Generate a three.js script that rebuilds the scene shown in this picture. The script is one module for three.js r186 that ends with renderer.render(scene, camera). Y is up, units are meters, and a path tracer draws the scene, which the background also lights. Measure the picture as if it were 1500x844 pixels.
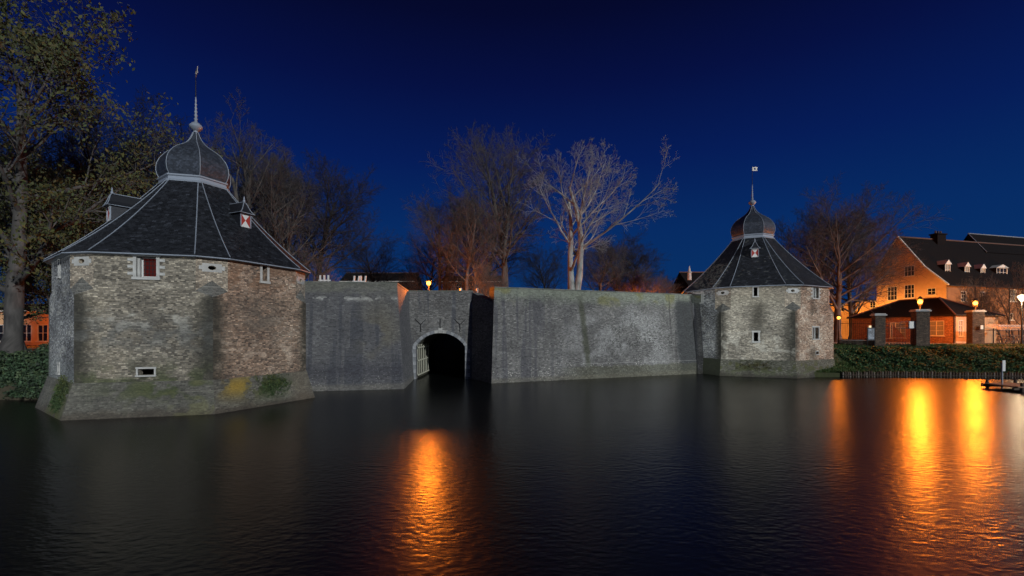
import * as THREE from 'three';
import { mergeGeometries, toCreasedNormals } from 'three/addons/utils/BufferGeometryUtils.js';

// ---------------------------------------------------------------- camera, sky, moon, exposure
const F = 670, HY = 486, EYE = 4;                       // focal length and horizon row in photo pixels, eye height in metres
const scene = new THREE.Scene();
const camera = new THREE.PerspectiveCamera(2 * Math.atan(422 / F) * 180 / Math.PI, 1500 / 844, 0.1, 2000);
camera.position.set(0, EYE, 0);
camera.lookAt(0, EYE, -10);
camera.setViewOffset(1500, 844, 0, 422 - HY, 1500, 844); // shifted lens keeps the towers upright
const renderer = new THREE.WebGLRenderer({ antialias: true });
renderer.setSize(1500, 844);
renderer.toneMapping = THREE.LinearToneMapping;
renderer.toneMappingExposure = 1.5;
renderer.shadowMap.enabled = true;

{ // clear blue-hour sky: brightest a little above the horizon, near black overhead
  const W = 512, H = 256, d = new Float32Array(W * H * 4);
  const stops = [[-90, .0008, .002, .006], [-2, .0016, .015, .055], [3, .0018, .0220, .088], [12, .0014, .0165, .085], [20, .0012, .0080, .064], [28, .0012, .0036, .036], [35, .0010, .0019, .0170], [50, .0008, .0011, .008], [90, .0006, .0008, .005]];
  for (let j = 0; j < H; j++) {
    const el = ((j + .5) / H - .5) * 180; let k = 0; while (k < stops.length - 2 && stops[k + 1][0] < el) k++;
    const a = stops[k], b = stops[k + 1], t = Math.min(1, Math.max(0, (el - a[0]) / (b[0] - a[0])));
    for (let i = 0; i < W; i++) for (let c = 0; c < 4; c++) d[(j * W + i) * 4 + c] = c === 3 ? 1 : a[c + 1] + (b[c + 1] - a[c + 1]) * t;
  }
  const t = new THREE.DataTexture(d, W, H, THREE.RGBAFormat, THREE.FloatType);
  t.mapping = THREE.EquirectangularReflectionMapping; t.magFilter = THREE.LinearFilter; t.needsUpdate = true;
  scene.background = t; scene.environment = t;
}
const moon = new THREE.DirectionalLight(new THREE.Color(0.90, 0.95, 1.0), 1.6);
{ const az = 37 * Math.PI / 180, el = 17 * Math.PI / 180;
  moon.position.set(120 * Math.sin(az) * Math.cos(el), 120 * Math.sin(el), -38 + 120 * Math.cos(az) * Math.cos(el)); moon.target.position.set(0, 0, -38);
  moon.castShadow = true; moon.shadow.radius = 2; moon.shadow.mapSize.set(4096, 4096);
  Object.assign(moon.shadow.camera, { left: -110, right: 110, top: 80, bottom: -80, near: 1, far: 320 });
  moon.name = 'moonlight'; scene.add(moon, moon.target); }

// ---------------------------------------------------------------- helpers
const V = (x, y, z) => new THREE.Vector3(x, y, z);
const P = (x, depth, h) => new THREE.Vector3(x, h, -depth);                       // x right, metres away, height over water
const at = (px, py, depth) => P((px - 750) / F * depth, depth, EYE + (HY - py) / F * depth);
const onPlane = (px, py, p0, n) => { const d = V((px - 750) / F, (HY - py) / F, -1), o = V(0, EYE, 0); return o.clone().addScaledVector(d, p0.clone().sub(o).dot(n) / d.dot(n)); };
function rnd(seed) { let s = seed >>> 0; return () => { s = (s + 0x6D2B79F5) | 0; let t = Math.imul(s ^ (s >>> 15), 1 | s); t = (t + Math.imul(t ^ (t >>> 7), 61 | t)) ^ t; return ((t ^ (t >>> 14)) >>> 0) / 4294967296; }; }
const hash = (x, y) => { let h = Math.imul(x | 0, 374761393) + Math.imul(y | 0, 668265263); h = Math.imul(h ^ (h >>> 13), 1274126177); return ((h ^ (h >>> 16)) >>> 0) / 4294967296; };
function vn(x, y) { const i = Math.floor(x), j = Math.floor(y); let u = x - i, v = y - j; u = u * u * (3 - 2 * u); v = v * v * (3 - 2 * v); const a = hash(i, j), b = hash(i + 1, j), c = hash(i, j + 1), d = hash(i + 1, j + 1); return a + (b - a) * u + (c - a) * v + (a - b - c + d) * u * v; }
const fbm = (x, y, n = 3) => { let s = 0, a = .5, t = 0; for (let i = 0; i < n; i++) { s += a * vn(x, y); t += a; a *= .5; x = x * 2.03 + 17.1; y = y * 2.03 + 5.7; } return s / t; };
const ss = (a, b, x) => { const t = Math.min(1, Math.max(0, (x - a) / (b - a))); return t * t * (3 - 2 * t); };
const mixc = (a, b, t) => [a[0] + (b[0] - a[0]) * t, a[1] + (b[1] - a[1]) * t, a[2] + (b[2] - a[2]) * t];

const used = {};
const numbered = (n) => { const k = used[n] = (used[n] ?? -1) + 1; return k ? n + '_' + String(k).padStart(3, '0') : n; };
function tag(o, label, category, group, kind) { Object.assign(o.userData, { label, category }); if (group) o.userData.group = group; if (kind) o.userData.kind = kind; return o; }
function shadow(o) { o.castShadow = o.receiveShadow = true; return o; }
function thing(name, label, category, pos, turn = 0, group) { const g = new THREE.Group(); g.name = numbered(name); scene.add(g); if (pos) g.position.copy(pos); g.rotation.y = turn; return tag(g, label, category, group); }
function mesh(name, geo, mat, parent = scene) { const m = shadow(new THREE.Mesh(geo, mat)); m.name = parent === scene ? numbered(name) : name; parent.add(m); return m; }
function grp(name, parent) { const g = new THREE.Group(); g.name = name; parent.add(g); return g; }
function structure(name, geo, mat, label) { const m = mesh(name, geo, mat); m.userData.kind = 'structure'; if (label) tag(m, label, name.replace(/_/g, ' ').split(' ').slice(-2).join(' ')); return m; }
const merged = (list) => mergeGeometries(list.map((g) => { const n = g.index ? g.toNonIndexed() : g; for (const k of Object.keys(n.attributes)) if (!['position', 'normal', 'uv'].includes(k)) n.deleteAttribute(k); return n; }));
const box = (w, h, d, x = 0, y = 0, z = 0) => new THREE.BoxGeometry(w, h, d).translate(x, y, z);
const cyl = (r0, r1, h, x = 0, y = 0, z = 0, n = 8) => new THREE.CylinderGeometry(r1, r0, h, n).translate(x, y + h / 2, z);
function bar(a, b, r, n = 6) { const d = b.clone().sub(a), g = new THREE.CylinderGeometry(r, r, d.length(), n); g.applyQuaternion(new THREE.Quaternion().setFromUnitVectors(V(0, 1, 0), d.clone().normalize())); const m = a.clone().add(b).multiplyScalar(.5); return g.translate(m.x, m.y, m.z); }
const tube = (pts, r, n = 5, seg = 14) => new THREE.TubeGeometry(new THREE.CatmullRomCurve3(pts), seg, r, n);
function polyGeo(tris, uvs) { const g = new THREE.BufferGeometry(); g.setAttribute('position', new THREE.Float32BufferAttribute(tris.flatMap((p) => [p.x, p.y, p.z]), 3)); g.setAttribute('uv', new THREE.Float32BufferAttribute(uvs ? uvs.flat() : new Array(tris.length * 2).fill(0), 2)); g.computeVertexNormals(); return g; }
const quadTris = (a, b, c, d) => [a, b, c, a, c, d];
function plate(outline, holes, depth) { // upright sheet in x,y with its front at z = 0
  const s = new THREE.Shape(outline.map((p) => new THREE.Vector2(...p)));
  for (const h of holes) s.holes.push(new THREE.Path(h.map((p) => new THREE.Vector2(...p))));
  return new THREE.ExtrudeGeometry(s, { depth, bevelEnabled: false, curveSegments: 1 }).translate(0, 0, -depth);
}
const rect = (x, y, w, h) => [[x - w / 2, y - h / 2], [x - w / 2, y + h / 2], [x + w / 2, y + h / 2], [x + w / 2, y - h / 2]];
const oval = (x, y, w, h, n = 14) => Array.from({ length: n }, (_, i) => { const a = -i / n * 2 * Math.PI; return [x + w / 2 * Math.cos(a), y + h / 2 * Math.sin(a)]; });

// ---------------------------------------------------------------- materials
function tex(w, h, f, srgb = true) { const d = new Uint8Array(w * h * 4); for (let j = 0; j < h; j++) for (let i = 0; i < w; i++) { const c = f(i, j), k = (j * w + i) * 4; d[k] = c[0]; d[k + 1] = c[1]; d[k + 2] = c[2]; d[k + 3] = 255; }
  const t = new THREE.DataTexture(d, w, h); t.wrapS = t.wrapT = THREE.RepeatWrapping; t.magFilter = THREE.LinearFilter; t.minFilter = THREE.LinearMipmapLinearFilter; t.generateMipmaps = true; if (srgb) t.colorSpace = THREE.SRGBColorSpace; t.needsUpdate = true; return t; }
const clampc = (v) => Math.max(0, Math.min(255, v));
/* brickwork for a face u0..u0+W by y0..y0+H metres; stains(u, y) -> [colour, amount] pairs of damp, algae, lime, dirt or painted shade on the wall */
function brickMat(u0, y0, W, H, ppm, o) {
  const w = Math.min(2048, Math.round(W * ppm)), h = Math.min(2048, Math.round(H * ppm)), C = o.course ?? .072, L = o.length ?? .21, J = o.joint ?? .014, sd = o.seed ?? 1;
  const hb = new Uint8Array(w * h), S = 3, cw = Math.ceil(w / S) + 1, pc = new Float32Array(cw * (Math.ceil(h / S) + 1) * 2);
  for (let j = 0; j * S < h; j++) for (let i = 0; i < cw; i++) { const u = u0 + i * S / w * W, y = y0 + j * S / h * H; pc[(j * cw + i) * 2] = fbm(u * .55 + sd * 3, y * .75, 3); pc[(j * cw + i) * 2 + 1] = fbm(u * 1.9 + 40, y * 2.6 + sd, 3); }
  const map = tex(w, h, (i, j) => {
    const u = u0 + (i + .5) / w * W, y = y0 + (j + .5) / h * H;
    const uw = u + (vn(u * .9 + sd, y * .9) - .5) * .03, yw = y + (vn(u * .5 + 9, y * .5 + sd) - .5) * .04 + (vn(u * 3.1, y * 3.1 + sd) - .5) * .008;
    const row = Math.floor(yw / C), fr = yw / C - row, head = row % 2 !== 0, bl = head ? L * .62 : L, off = hash(row, sd) * L + vn(row, 3) * .2, col = Math.floor((uw + off) / bl), fc = (uw + off) / bl - col;
    const jit = (hash(col * 3 + 1, row * 7 + sd) - .5) * .006, e = Math.min(fr * C, (1 - fr) * C, fc * bl, (1 - fc) * bl) + jit, m = ss(J * .35, J * .9, e);
    const r1 = hash(col, row + sd * 31), r2 = hash(col + 77, row + sd * 13), ci = (((j / S) | 0) * cw + ((i / S) | 0)) * 2, patch = pc[ci], patch2 = pc[ci + 1], fine = fbm(u * 14, y * 30 + sd, 2);
    let sel = r1 * .7 + (patch - .5) * (o.patchy ?? 1.0) + .16 + (patch2 - .5) * .32; sel = Math.max(0, Math.min(.999, sel));
    const pal = o.palette, fi = sel * (pal.length - 1), k = Math.floor(fi); let c = mixc(pal[k], pal[k + 1], fi - k);
    const b = 1 + (r2 - .5) * (o.vary ?? .34) + (fine - .5) * .5; c = [c[0] * b, c[1] * b, c[2] * b];
    c = mixc(o.mortar ?? [118, 114, 104], c, m * .85 + .15);
    if (o.speck && y < o.speck + (vn(u * 2, 5) - .5) && hash(Math.floor(u * 16) + 5, Math.floor(y * 20) + sd) > .955) c = mixc(c, [225, 220, 205], .75);
    if (o.stainsAndShade) for (const [sc, am] of o.stainsAndShade(u, y, patch2, fine, patch)) if (am > 0) c = mixc(c, [sc[0] * (b * .6 + .4), sc[1] * (b * .6 + .4), sc[2] * (b * .6 + .4)], Math.min(.96, am));
    hb[j * w + i] = clampc(255 * (m * (.62 + .38 * r2)) * .8 + fine * 50);
    return [clampc(c[0]), clampc(c[1]), clampc(c[2])];
  });
  const bump = tex(w, h, (i, j) => { const v = hb[j * w + i]; return [v, v, v]; }, false);
  for (const t of [map, bump]) { t.repeat.set(1 / W, 1 / H); t.offset.set(-u0 / W, -y0 / H); }
  return new THREE.MeshStandardMaterial({ map, bumpMap: bump, bumpScale: o.bump ?? .018, roughness: .95, metalness: 0 });
}
const flat = (r, g, b, rough = .8, more = {}) => new THREE.MeshStandardMaterial({ color: new THREE.Color().setRGB(r, g, b), roughness: rough, ...more });
function noisy(base, amp, scale, rough = .9, bump = .01, size = 256, metres = 2, stretch = 1) { // mottled plain surface, uv in metres
  const f = (i, j) => { const x = i / size, y = j / size, w = (a, b) => { const n = (p, q) => fbm(p * scale, q * scale * stretch, 3); return n(a, b) * (1 - a) * (1 - b) + n(a - 1, b) * a * (1 - b) + n(a, b - 1) * (1 - a) * b + n(a - 1, b - 1) * a * b; }; return w(x, y); };
  const v = new Float32Array(size * size); for (let j = 0; j < size; j++) for (let i = 0; i < size; i++) v[j * size + i] = f(i, j) - .5 + (hash(i, j) - .5) * .15;
  const map = tex(size, size, (i, j) => { const k = 1 + v[j * size + i] * amp; return base.map((c) => clampc(c * k)); });
  const bm = tex(size, size, (i, j) => { const k = clampc(128 + v[j * size + i] * 220); return [k, k, k]; }, false);
  for (const t of [map, bm]) t.repeat.set(1 / metres, 1 / metres);
  return new THREE.MeshStandardMaterial({ map, bumpMap: bm, bumpScale: bump, roughness: rough });
}
const dull = (m) => new THREE.MeshPhysicalMaterial({ map: m.map, bumpMap: m.bumpMap, bumpScale: m.bumpScale, roughness: 1, specularIntensity: .25 });
const M = {
  stone: noisy([172, 171, 164], .35, 9, .85, .008),
  zinc: noisy([134, 142, 151], .4, 6, .5, .003),
  slate: (() => { const m = new THREE.MeshStandardMaterial({ color: 0xffffff, vertexColors: true, roughness: .5 }); return m; })(),
  deck: flat(.012, .013, .016, .8),
  iron: flat(.012, .012, .013, .6, { metalness: .3 }),
  white: flat(.62, .62, .58, .6),
  red: flat(.33, .035, .022, .6),
  glass: new THREE.MeshPhysicalMaterial({ color: new THREE.Color().setRGB(.012, .014, .016), roughness: .08, specularIntensity: 1 }),
  wood: noisy([74, 62, 50], .6, 7, .9, .01, 256, 1, 4),
  bark: noisy([76, 73, 69], .7, 10, .95, .02, 256, 1.5, .35),
  barkLit: noisy([142, 144, 138], .6, 10, .95, .02, 256, 1.5, .35),  // pale copy of bark: the floodlit brightness is put into the colour
  barkShaded: noisy([30, 30, 31], .7, 10, .95, .02, 256, 1.5, .35),  // dark copy of bark: the lack of light is put into the colour
  earth: noisy([70, 64, 48], .6, 6, 1, .03, 256, 4),
  paving: noisy([128, 118, 108], .35, 8, .9, .006, 256, 2.5),
  roofTile: dull(noisy([27, 24, 24], .6, 12, .8, .03, 256, 1.2, 3)),
  shadedSidePlaster: noisy([122, 88, 58], .3, 7, .9, .006, 256, 4),  // darker copy of plaster: the dimness of the long side is put into its colour
  plaster: noisy([204, 168, 124], .22, 7, .9, .006, 256, 4),
  ridge: noisy([96, 70, 58], .4, 8, .85, .01),
  frame: flat(.68, .66, .58, .6),
  stakePale: noisy([112, 104, 92], .5, 7, .9, .01, 256, 1, 4),
  plankPale: noisy([150, 120, 96], .5, 7, .9, .01, 256, 1, 4),
  gold: flat(.55, .5, .4, .45),
};

// ---------------------------------------------------------------- water and ground
{
  const n = 512, hgt = new Float32Array(n * n), per = (x, y, s, q) => { const f = (a, b) => fbm(a * s, b * s * q, 4); return f(x, y) * (1 - x) * (1 - y) + f(x - 1, y) * x * (1 - y) + f(x, y - 1) * (1 - x) * y + f(x - 1, y - 1) * x * y; };
  for (let j = 0; j < n; j++) for (let i = 0; i < n; i++) hgt[j * n + i] = per(i / n, j / n, 26, 1.8);
  const b = tex(n, n, (i, j) => { const v = clampc(hgt[j * n + i] * 255); return [v, v, v]; }, false);
  b.repeat.set(1 / 4.5, 1 / 4.5);
  const water = new THREE.MeshPhysicalMaterial({ color: new THREE.Color().setRGB(.003, .004, .004), roughness: .26, ior: 1.36, bumpMap: b, bumpScale: .014 });
  const g = new THREE.PlaneGeometry(420, 130).rotateX(-Math.PI / 2).translate(0, 0, -35);
  const u = g.attributes.uv, p = g.attributes.position; for (let i = 0; i < p.count; i++) u.setXY(i, p.getX(i), -p.getZ(i));
  structure('water', g, water, 'dark smooth moat water mirroring the walls and lamps');
}
function sheet(pts, y, mat, name, label) { // flat ground polygon, points as [x, depth]
  const g = new THREE.ShapeGeometry(new THREE.Shape(pts.map(([x, d]) => new THREE.Vector2(x, d)))); g.rotateX(-Math.PI / 2).translate(0, y, 0);
  return structure(name, g, mat, label);
}
function strip(rows, mat, name, label) { // rows of points from front to back, each [x, depth, h]
  const tr = [], uv = [], q = (p) => P(...p);
  for (let r = 0; r + 1 < rows.length; r++) for (let i = 0; i + 1 < rows[r].length; i++) { const [a, b, c, d] = [rows[r][i], rows[r][i + 1], rows[r + 1][i + 1], rows[r + 1][i]]; for (const p of [a, b, c, a, c, d]) { tr.push(q(p)); uv.push([p[0], p[1]]); } }
  return structure(name, polyGeo(tr, uv), mat, label);
}
const TER = 6.85, RG = 2.5;
sheet([[-15, 31.8], [-8.9, 33], [-9.4, 39.2], [-2.9, 39.2], [-1.2, 36.8], [17, 45], [20, 47], [30, 56], [30, 300], [-34, 300], [-34, 60], [-24, 33]], TER, M.earth, 'terrace_ground', 'raised earth ground behind the fortress walls');
strip([[[-28, 29, 2.2], [-38, 60, 2.2], [-38, 300, 2.2]].reverse(), [[-24, 33, TER], [-34, 60, TER], [-34, 300, TER]].reverse()], M.earth, 'left_slope', 'earth slope between the low left shore and the terrace');
sheet([[-300, 27], [-27, 27], [-27.9, 29], [-38, 60], [-38, 300], [-300, 300]], 2.2, M.earth, 'left_bank_ground', 'low dark ground beyond the left shore');
strip([[[-300, 26.5, -1], [-26, 26.5, -1]], [[-300, 27.5, 2.2], [-26, 27.5, 2.2]]], M.earth, 'left_shore', 'earth shore under the ivy bushes');

// ---------------------------------------------------------------- the two heptagonal towers
const N = 7, STEP = 2 * Math.PI / N;
const stainDark = [52, 50, 42], algae = [58, 66, 38], moss = [70, 74, 28], ochre = [150, 122, 48], lime = [196, 192, 176];
function makeTower(o) {
  const t = thing('fortress_tower', o.label, 'tower', P(o.cx, o.cz, 0), 0, 'onion domed corner towers');
  const { R, Rb, rot, yp, y1, cut } = o, L = 2 * R * Math.sin(STEP / 2), ap = R * Math.cos(STEP / 2), yc = o.yc, yA = yc + .32, ya = yc + .85;
  const mid = (k) => rot + (k + .5) * STEP, pol = (r, a, y) => V(r * Math.sin(a), y, r * Math.cos(a)), cor = (k, r, y) => pol(r, rot + k * STEP, y);
  const onFace = (k, px, py) => { const m = mid(k), nrm = V(Math.sin(m), 0, Math.cos(m)), p0 = pol(ap, m, 0).add(t.position), q = onPlane(px, py, p0, nrm).sub(p0); return [q.dot(V(Math.cos(m), 0, -Math.sin(m))), q.y + 0]; };
  const inFace = (k, g) => g.translate(0, 0, ap).rotateY(mid(k));
  // windows are read off the photograph on the plane of their face
  const wins = o.windows.map((w) => { const [u, y] = onFace(w.face, w.px[0], w.px[1]); return { ...w, u, y }; });
  for (let k = 0; k < N; k++) {
    const kk = ((k + 2) % N) - 2, holes = wins.filter((w) => w.face === kk).map((w) => w.oval ? oval(w.u, w.y, w.w, w.h) : rect(w.u, w.y, w.w, w.h));
    const outline = [[-L / 2, yp], [L / 2, yp], [L / 2, yc], [L / 2 - cut, yA], [L / 2 - cut, y1], [-L / 2 + cut, y1], [-L / 2 + cut, yA], [-L / 2, yc]];
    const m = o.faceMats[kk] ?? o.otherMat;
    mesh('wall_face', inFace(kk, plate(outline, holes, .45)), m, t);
    // battered foot
    const a = cor(kk, Rb, 0), b = cor(kk + 1, Rb, 0), c = cor(kk + 1, R + .05, yp), d = cor(kk, R + .05, yp), lo = (p, q) => p.clone().lerp(q, -1.1 / yp), Lb = a.distanceTo(b);
    const a2 = lo(a, d), b2 = lo(b, c), uvq = [[-Lb / 2, -1], [Lb / 2, -1], [L / 2, yp], [-Lb / 2, -1], [L / 2, yp], [-L / 2, yp]];
    const ti = cor(kk, R - .1, yp), tj = cor(kk + 1, R - .1, yp);
    mesh('plinth_face', polyGeo([...quadTris(a2, b2, c, d), ...quadTris(d, c, tj, ti)], [...uvq, [-L / 2, yp], [L / 2, yp], [L / 2, yp], [-L / 2, yp], [L / 2, yp], [-L / 2, yp]]), o.plinthMats[kk] ?? o.plinthMat, t);
    // cut corner with its sloped cap
    const A0 = (y) => { const q = V(L / 2 - cut, y, ap); return q.applyAxisAngle(V(0, 1, 0), mid(kk - 1)); }, B0 = (y) => { const q = V(-L / 2 + cut, y, ap); return q.applyAxisAngle(V(0, 1, 0), mid(kk)); };
    const A = A0(yA), B = B0(yA), A1 = A0(y1), B1 = B0(y1), C = cor(kk, R, yc), ax = A.clone().lerp(B, .5).setY(ya), cw = A.distanceTo(B), hy = o.slots?.[kk];
    { const cm = A0(0).lerp(B0(0), .5), aa = rot + kk * STEP, g = plate([[-cw / 2, yA], [cw / 2, yA], [cw / 2, y1], [-cw / 2, y1]], hy ? [oval(0, hy, .34, .2)] : [], .3);
      mesh('corner_face', g.translate(0, 0, cm.length()).rotateY(aa), o.cornerMat, t);
      if (hy) { const s = grp('loophole', t); const pl = plate(rect(0, hy, cw * .62, .42), [oval(0, hy, .36, .22)], .07); mesh('stone_surround', pl.translate(0, 0, cm.length() + .025).rotateY(aa), M.stone, s); 
        for (const sx of [-1, 1]) mesh('side_block', box(.13, .2, .1).translate(sx * (cw * .31 + .065), hy, cm.length() - .028).rotateY(aa), M.stone, s); } }
    mesh('corner_cap', polyGeo([A, C, ax, C, B, ax], [[0, yA], [.6, yc], [.3, ya], [0, yc], [.6, yA], [.3, ya]]), o.capMat ?? o.cornerMat, t);
  }
  // windows
  for (const w of wins) {
    const s = grp(w.kind === 'slit' ? 'slit_window' : 'window', t), place = (g) => inFace(w.face, g.translate(w.u, w.y, 0)), W = w.w, H = w.h, f = w.rim ?? .12;
    if (w.oval) mesh('stone_surround', place(plate(oval(0, 0, W + .26, H + .24, 18), [oval(0, 0, W, H)], .06).translate(0, 0, .02)), M.stone, s);
    else {
      mesh('lintel', place(box(W + f * 2.6, f * 1.2, .14, 0, H / 2 + f * .6, -.03)), M.stone, s);
      mesh('sill', place(box(W + f * 2.6, f, .18, 0, -H / 2 - f * .5, -.01)), M.stone, s);
      for (const sx of [-1, 1]) mesh('jamb', place(box(f, H, .14, sx * (W / 2 + f / 2), 0, -.035)), M.stone, s);
      if (w.blocks) for (const sx of [-1, 1]) for (let i = 0; i < w.blocks; i++) mesh('quoin_block', place(box(.22, H / w.blocks * .42, .12, sx * (W / 2 + f + .111), (i + .5) / w.blocks * H - H / 2, -.033)), M.stone, s);
    }
    if (w.splay) mesh('reveal', place(box(.1, H - .004, .2, -W / 2 + .052, 0, -.2)), M.stone, s);
    if (w.mull) for (let i = 1; i <= w.mull; i++) mesh('mullion', place(box(w.mullW ?? .09, H, .1, (i / (w.mull + 1) - .5) * W, 0, -.12)), M.stone, s);
    if (w.red) { mesh('shutter_frame', place(merged([box(.06, H, .06, -W / 2 + .13, 0, -.3), box(.06, H, .06, W / 2 - .03, 0, -.3), box(W - .2, .06, .06, .1, H / 2 - .03, -.3), box(W - .2, .06, .06, .1, -H / 2 + .03, -.3)])), M.white, s);
      const bars = []; for (let i = 0; i < 4; i++) bars.push(box(.025, H, .02, -W / 2 + .24 + i * .15, 0, -.31)); for (let i = 1; i < 5; i++) bars.push(box(W - .1, .025, .02, .05, -H / 2 + i * H / 5, -.312)); mesh('lead_grid', place(merged(bars)), M.iron, s);
      mesh('pane', place(box(W - .1, H, .02, .05, 0, -.35)), redGlass, s); }
    else if (w.mull) mesh('pane', place(box(W + .02, H + .02, .02, 0, 0, -.36)), M.glass, s);
  }
  // roof: seven broad slopes and seven narrow gores between paired lead hips
  const ov = .28, Rr = R + ov, top = o.collarY, rc = o.collarR, cutR = cut * .92, gt = .16;
  const edge = (k, side, tt) => { // side -1: left hip of corner k, +1: right hip
    const low = (() => { const q = V(side < 0 ? L / 2 - cutR : -L / 2 + cutR, 0, ap + ov); return q.applyAxisAngle(V(0, 1, 0), mid(side < 0 ? k - 1 : k)); })();
    const hi = pol(rc, rot + k * STEP + side * gt / rc * .5, 0), q = low.lerp(hi, tt); q.y = y1 - .04 + (top - y1) * (tt * (.78 + .22 * tt)); return q; };
  const sl = [], slc = [], r = rnd(o.seed), slope = Math.hypot(rc - R, top - y1), rows = Math.round(slope / .125);
  const slates = (k0, s0, k1, s1) => { for (let i = 0; i < rows; i++) { const t0 = i / rows, t1 = Math.min(1, (i + 1.35) / rows), a = edge(k0, s0, t0), b = edge(k1, s1, t0), c = edge(k1, s1, t1), d = edge(k0, s0, t1), nn = V().crossVectors(b.clone().sub(a), d.clone().sub(a)).normalize(), w = a.distanceTo(b), n = Math.max(1, Math.round(w / .2)), sh = (i % 2) * .5;
    for (let j = -1; j < n; j++) { const f0 = Math.max(0, (j + sh) / n), f1 = Math.min(1, (j + 1 + sh) / n); if (f1 - f0 < .01) continue; const lift = .028 + r() * .014, g = (f1 - f0) * .03, p0 = a.clone().lerp(b, f0 + g).addScaledVector(nn, lift), p1 = a.clone().lerp(b, f1 - g).addScaledVector(nn, lift), p2 = d.clone().lerp(c, f1 - g).addScaledVector(nn, .006), p3 = d.clone().lerp(c, f0 + g).addScaledVector(nn, .006), e0 = a.clone().lerp(b, f0 + g), e1 = a.clone().lerp(b, f1 - g);
      sl.push(...quadTris(p0, p1, p2, p3), ...quadTris(e0, e1, p1, p0)); const lich = o.lichen ? o.lichen(p0, r) : 0, v = .011 + r() * .02 + (r() > .93 ? .025 : 0); const cc = mixc([v * .9, v, v * 1.2], [.2, .2, .17], lich); for (let q = 0; q < 12; q++) slc.push(...cc); } } };
  for (let k = 0; k < N; k++) {
    slates(k, 1, k + 1, -1); slates(k, -1, k, 1);
    const dk = []; for (let i = 0; i < 10; i++) { dk.push(...quadTris(edge(k, 1, i / 10), edge(k + 1, -1, i / 10), edge(k + 1, -1, (i + 1) / 10), edge(k, 1, (i + 1) / 10))); dk.push(...quadTris(edge(k, -1, i / 10), edge(k, 1, i / 10), edge(k, 1, (i + 1) / 10), edge(k, -1, (i + 1) / 10))); }
    mesh('roof_deck', polyGeo(dk.map((p) => p.clone().add(V(0, -.015, 0)))), M.deck, t);
    for (const s of [-1, 1]) mesh('lead_hip', tube(Array.from({ length: 12 }, (_, i) => edge(k, s, i / 11).add(V(0, .045, 0))), .028, 5, 24), M.zinc, t);
    for (const [a, b] of [[edge(k, 1, 0), edge(k + 1, -1, 0)], [edge(k, -1, 0), edge(k, 1, 0)]]) { const q = [a, b].map((p) => p.clone().add(V(0, -.045, 0))); const inn = q.map((p) => p.clone().multiply(V(.94, 1, .94)).setY(p.y - .06)); mesh('eaves_board', merged([bar(q[0], q[1], .035, 6), polyGeo(quadTris(q[0], inn[0], inn[1], q[1]))]), M.zinc, t); }
  }
  const sg = polyGeo(sl); sg.setAttribute('color', new THREE.Float32BufferAttribute(slc, 3)); const sm = mesh('slates', sg, M.slate, t); sm.userData.kind = 'stuff';
  // lead collar, onion, finial
  const lathe = (pts, n = N) => toCreasedNormals(new THREE.LatheGeometry(pts.map((p) => new THREE.Vector2(...p)), n, rot, 2 * Math.PI), .45);
  const c0 = top - .12;
  mesh('collar', lathe([[rc - .1, c0 - .1], [rc + .12, c0 - .02], [rc + .14, c0 + .08], [rc + .02, c0 + .14], [rc + .02, c0 + .3], [rc + .1, c0 + .34], [rc + .1, c0 + .42], [rc - .2, c0 + .5]]), M.zinc, t);
  const hO = o.onionTop - (c0 + .42), prof = [[.97, 0], [1.04, .07], [1.075, .16], [1.07, .26], [1.02, .36], [.93, .45], [.8, .54], [.63, .62], [.45, .69], [.31, .76], [.2, .84], [.13, .92], [.085, 1]].map(([a, b]) => [a * rc, c0 + .42 + b * hO]);
  const sp = new THREE.SplineCurve(prof.map((p) => new THREE.Vector2(...p))).getPoints(40).map((p) => [p.x, p.y]);
  const dome = grp('onion_dome', t);
  mesh('dome_shell', lathe(sp), domeMat, dome);
  for (let k = 0; k < N; k++) mesh('dome_rib', tube(sp.filter((_, i) => i % 2 === 0).map(([a, b]) => cor(k, a + .008, b)), .022, 5, 40), M.zinc, dome);
  const y2 = o.onionTop, fin = grp('finial', t);
  mesh('neck', new THREE.LatheGeometry([[.34, -.55], [.22, -.3], [.14, -.05], [.12, .1]].map(([a, b]) => new THREE.Vector2(a, y2 + b)), 14), M.zinc, fin);
  mesh('ball', toCreasedNormals(new THREE.LatheGeometry([[.1, .08], [.22, .16], [.34, .3], [.36, .36], [.34, .42], [.22, .56], [.1, .64]].map(([a, b]) => new THREE.Vector2(a, y2 + b)), 16), .5), M.zinc, fin);
  const bal = [[.1, .62]]; for (let i = 0; i < 6; i++) { const b = .75 + i * .22, q = 1 - i * .1; bal.push([.07 * q, b], [.115 * q, b + .07], [.07 * q, b + .14]); } bal.push([.03, 2.15]);
  mesh('baluster', new THREE.LatheGeometry(bal.map(([a, b]) => new THREE.Vector2(a, y2 + b)), 10), M.zinc, fin);
  mesh('rod', cyl(.03, .018, o.vaneTop - y2 - 2.1, 0, y2 + 2.1, 0, 6), M.iron, fin);
  const fl = new THREE.Shape([[0, 0], [.62, .06], [.55, .24], [.64, .44], [0, .4]].map((p) => new THREE.Vector2(...p))); const hole = new THREE.Path(); hole.absellipse(.28, .23, .11, .11, 0, 7, true); fl.holes.push(hole);
  mesh('weather_vane', new THREE.ExtrudeGeometry(fl, { depth: .025, bevelEnabled: false }).rotateY(o.vaneTurn).translate(0, o.vaneTop - .45, 0), M.gold, fin);
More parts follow.
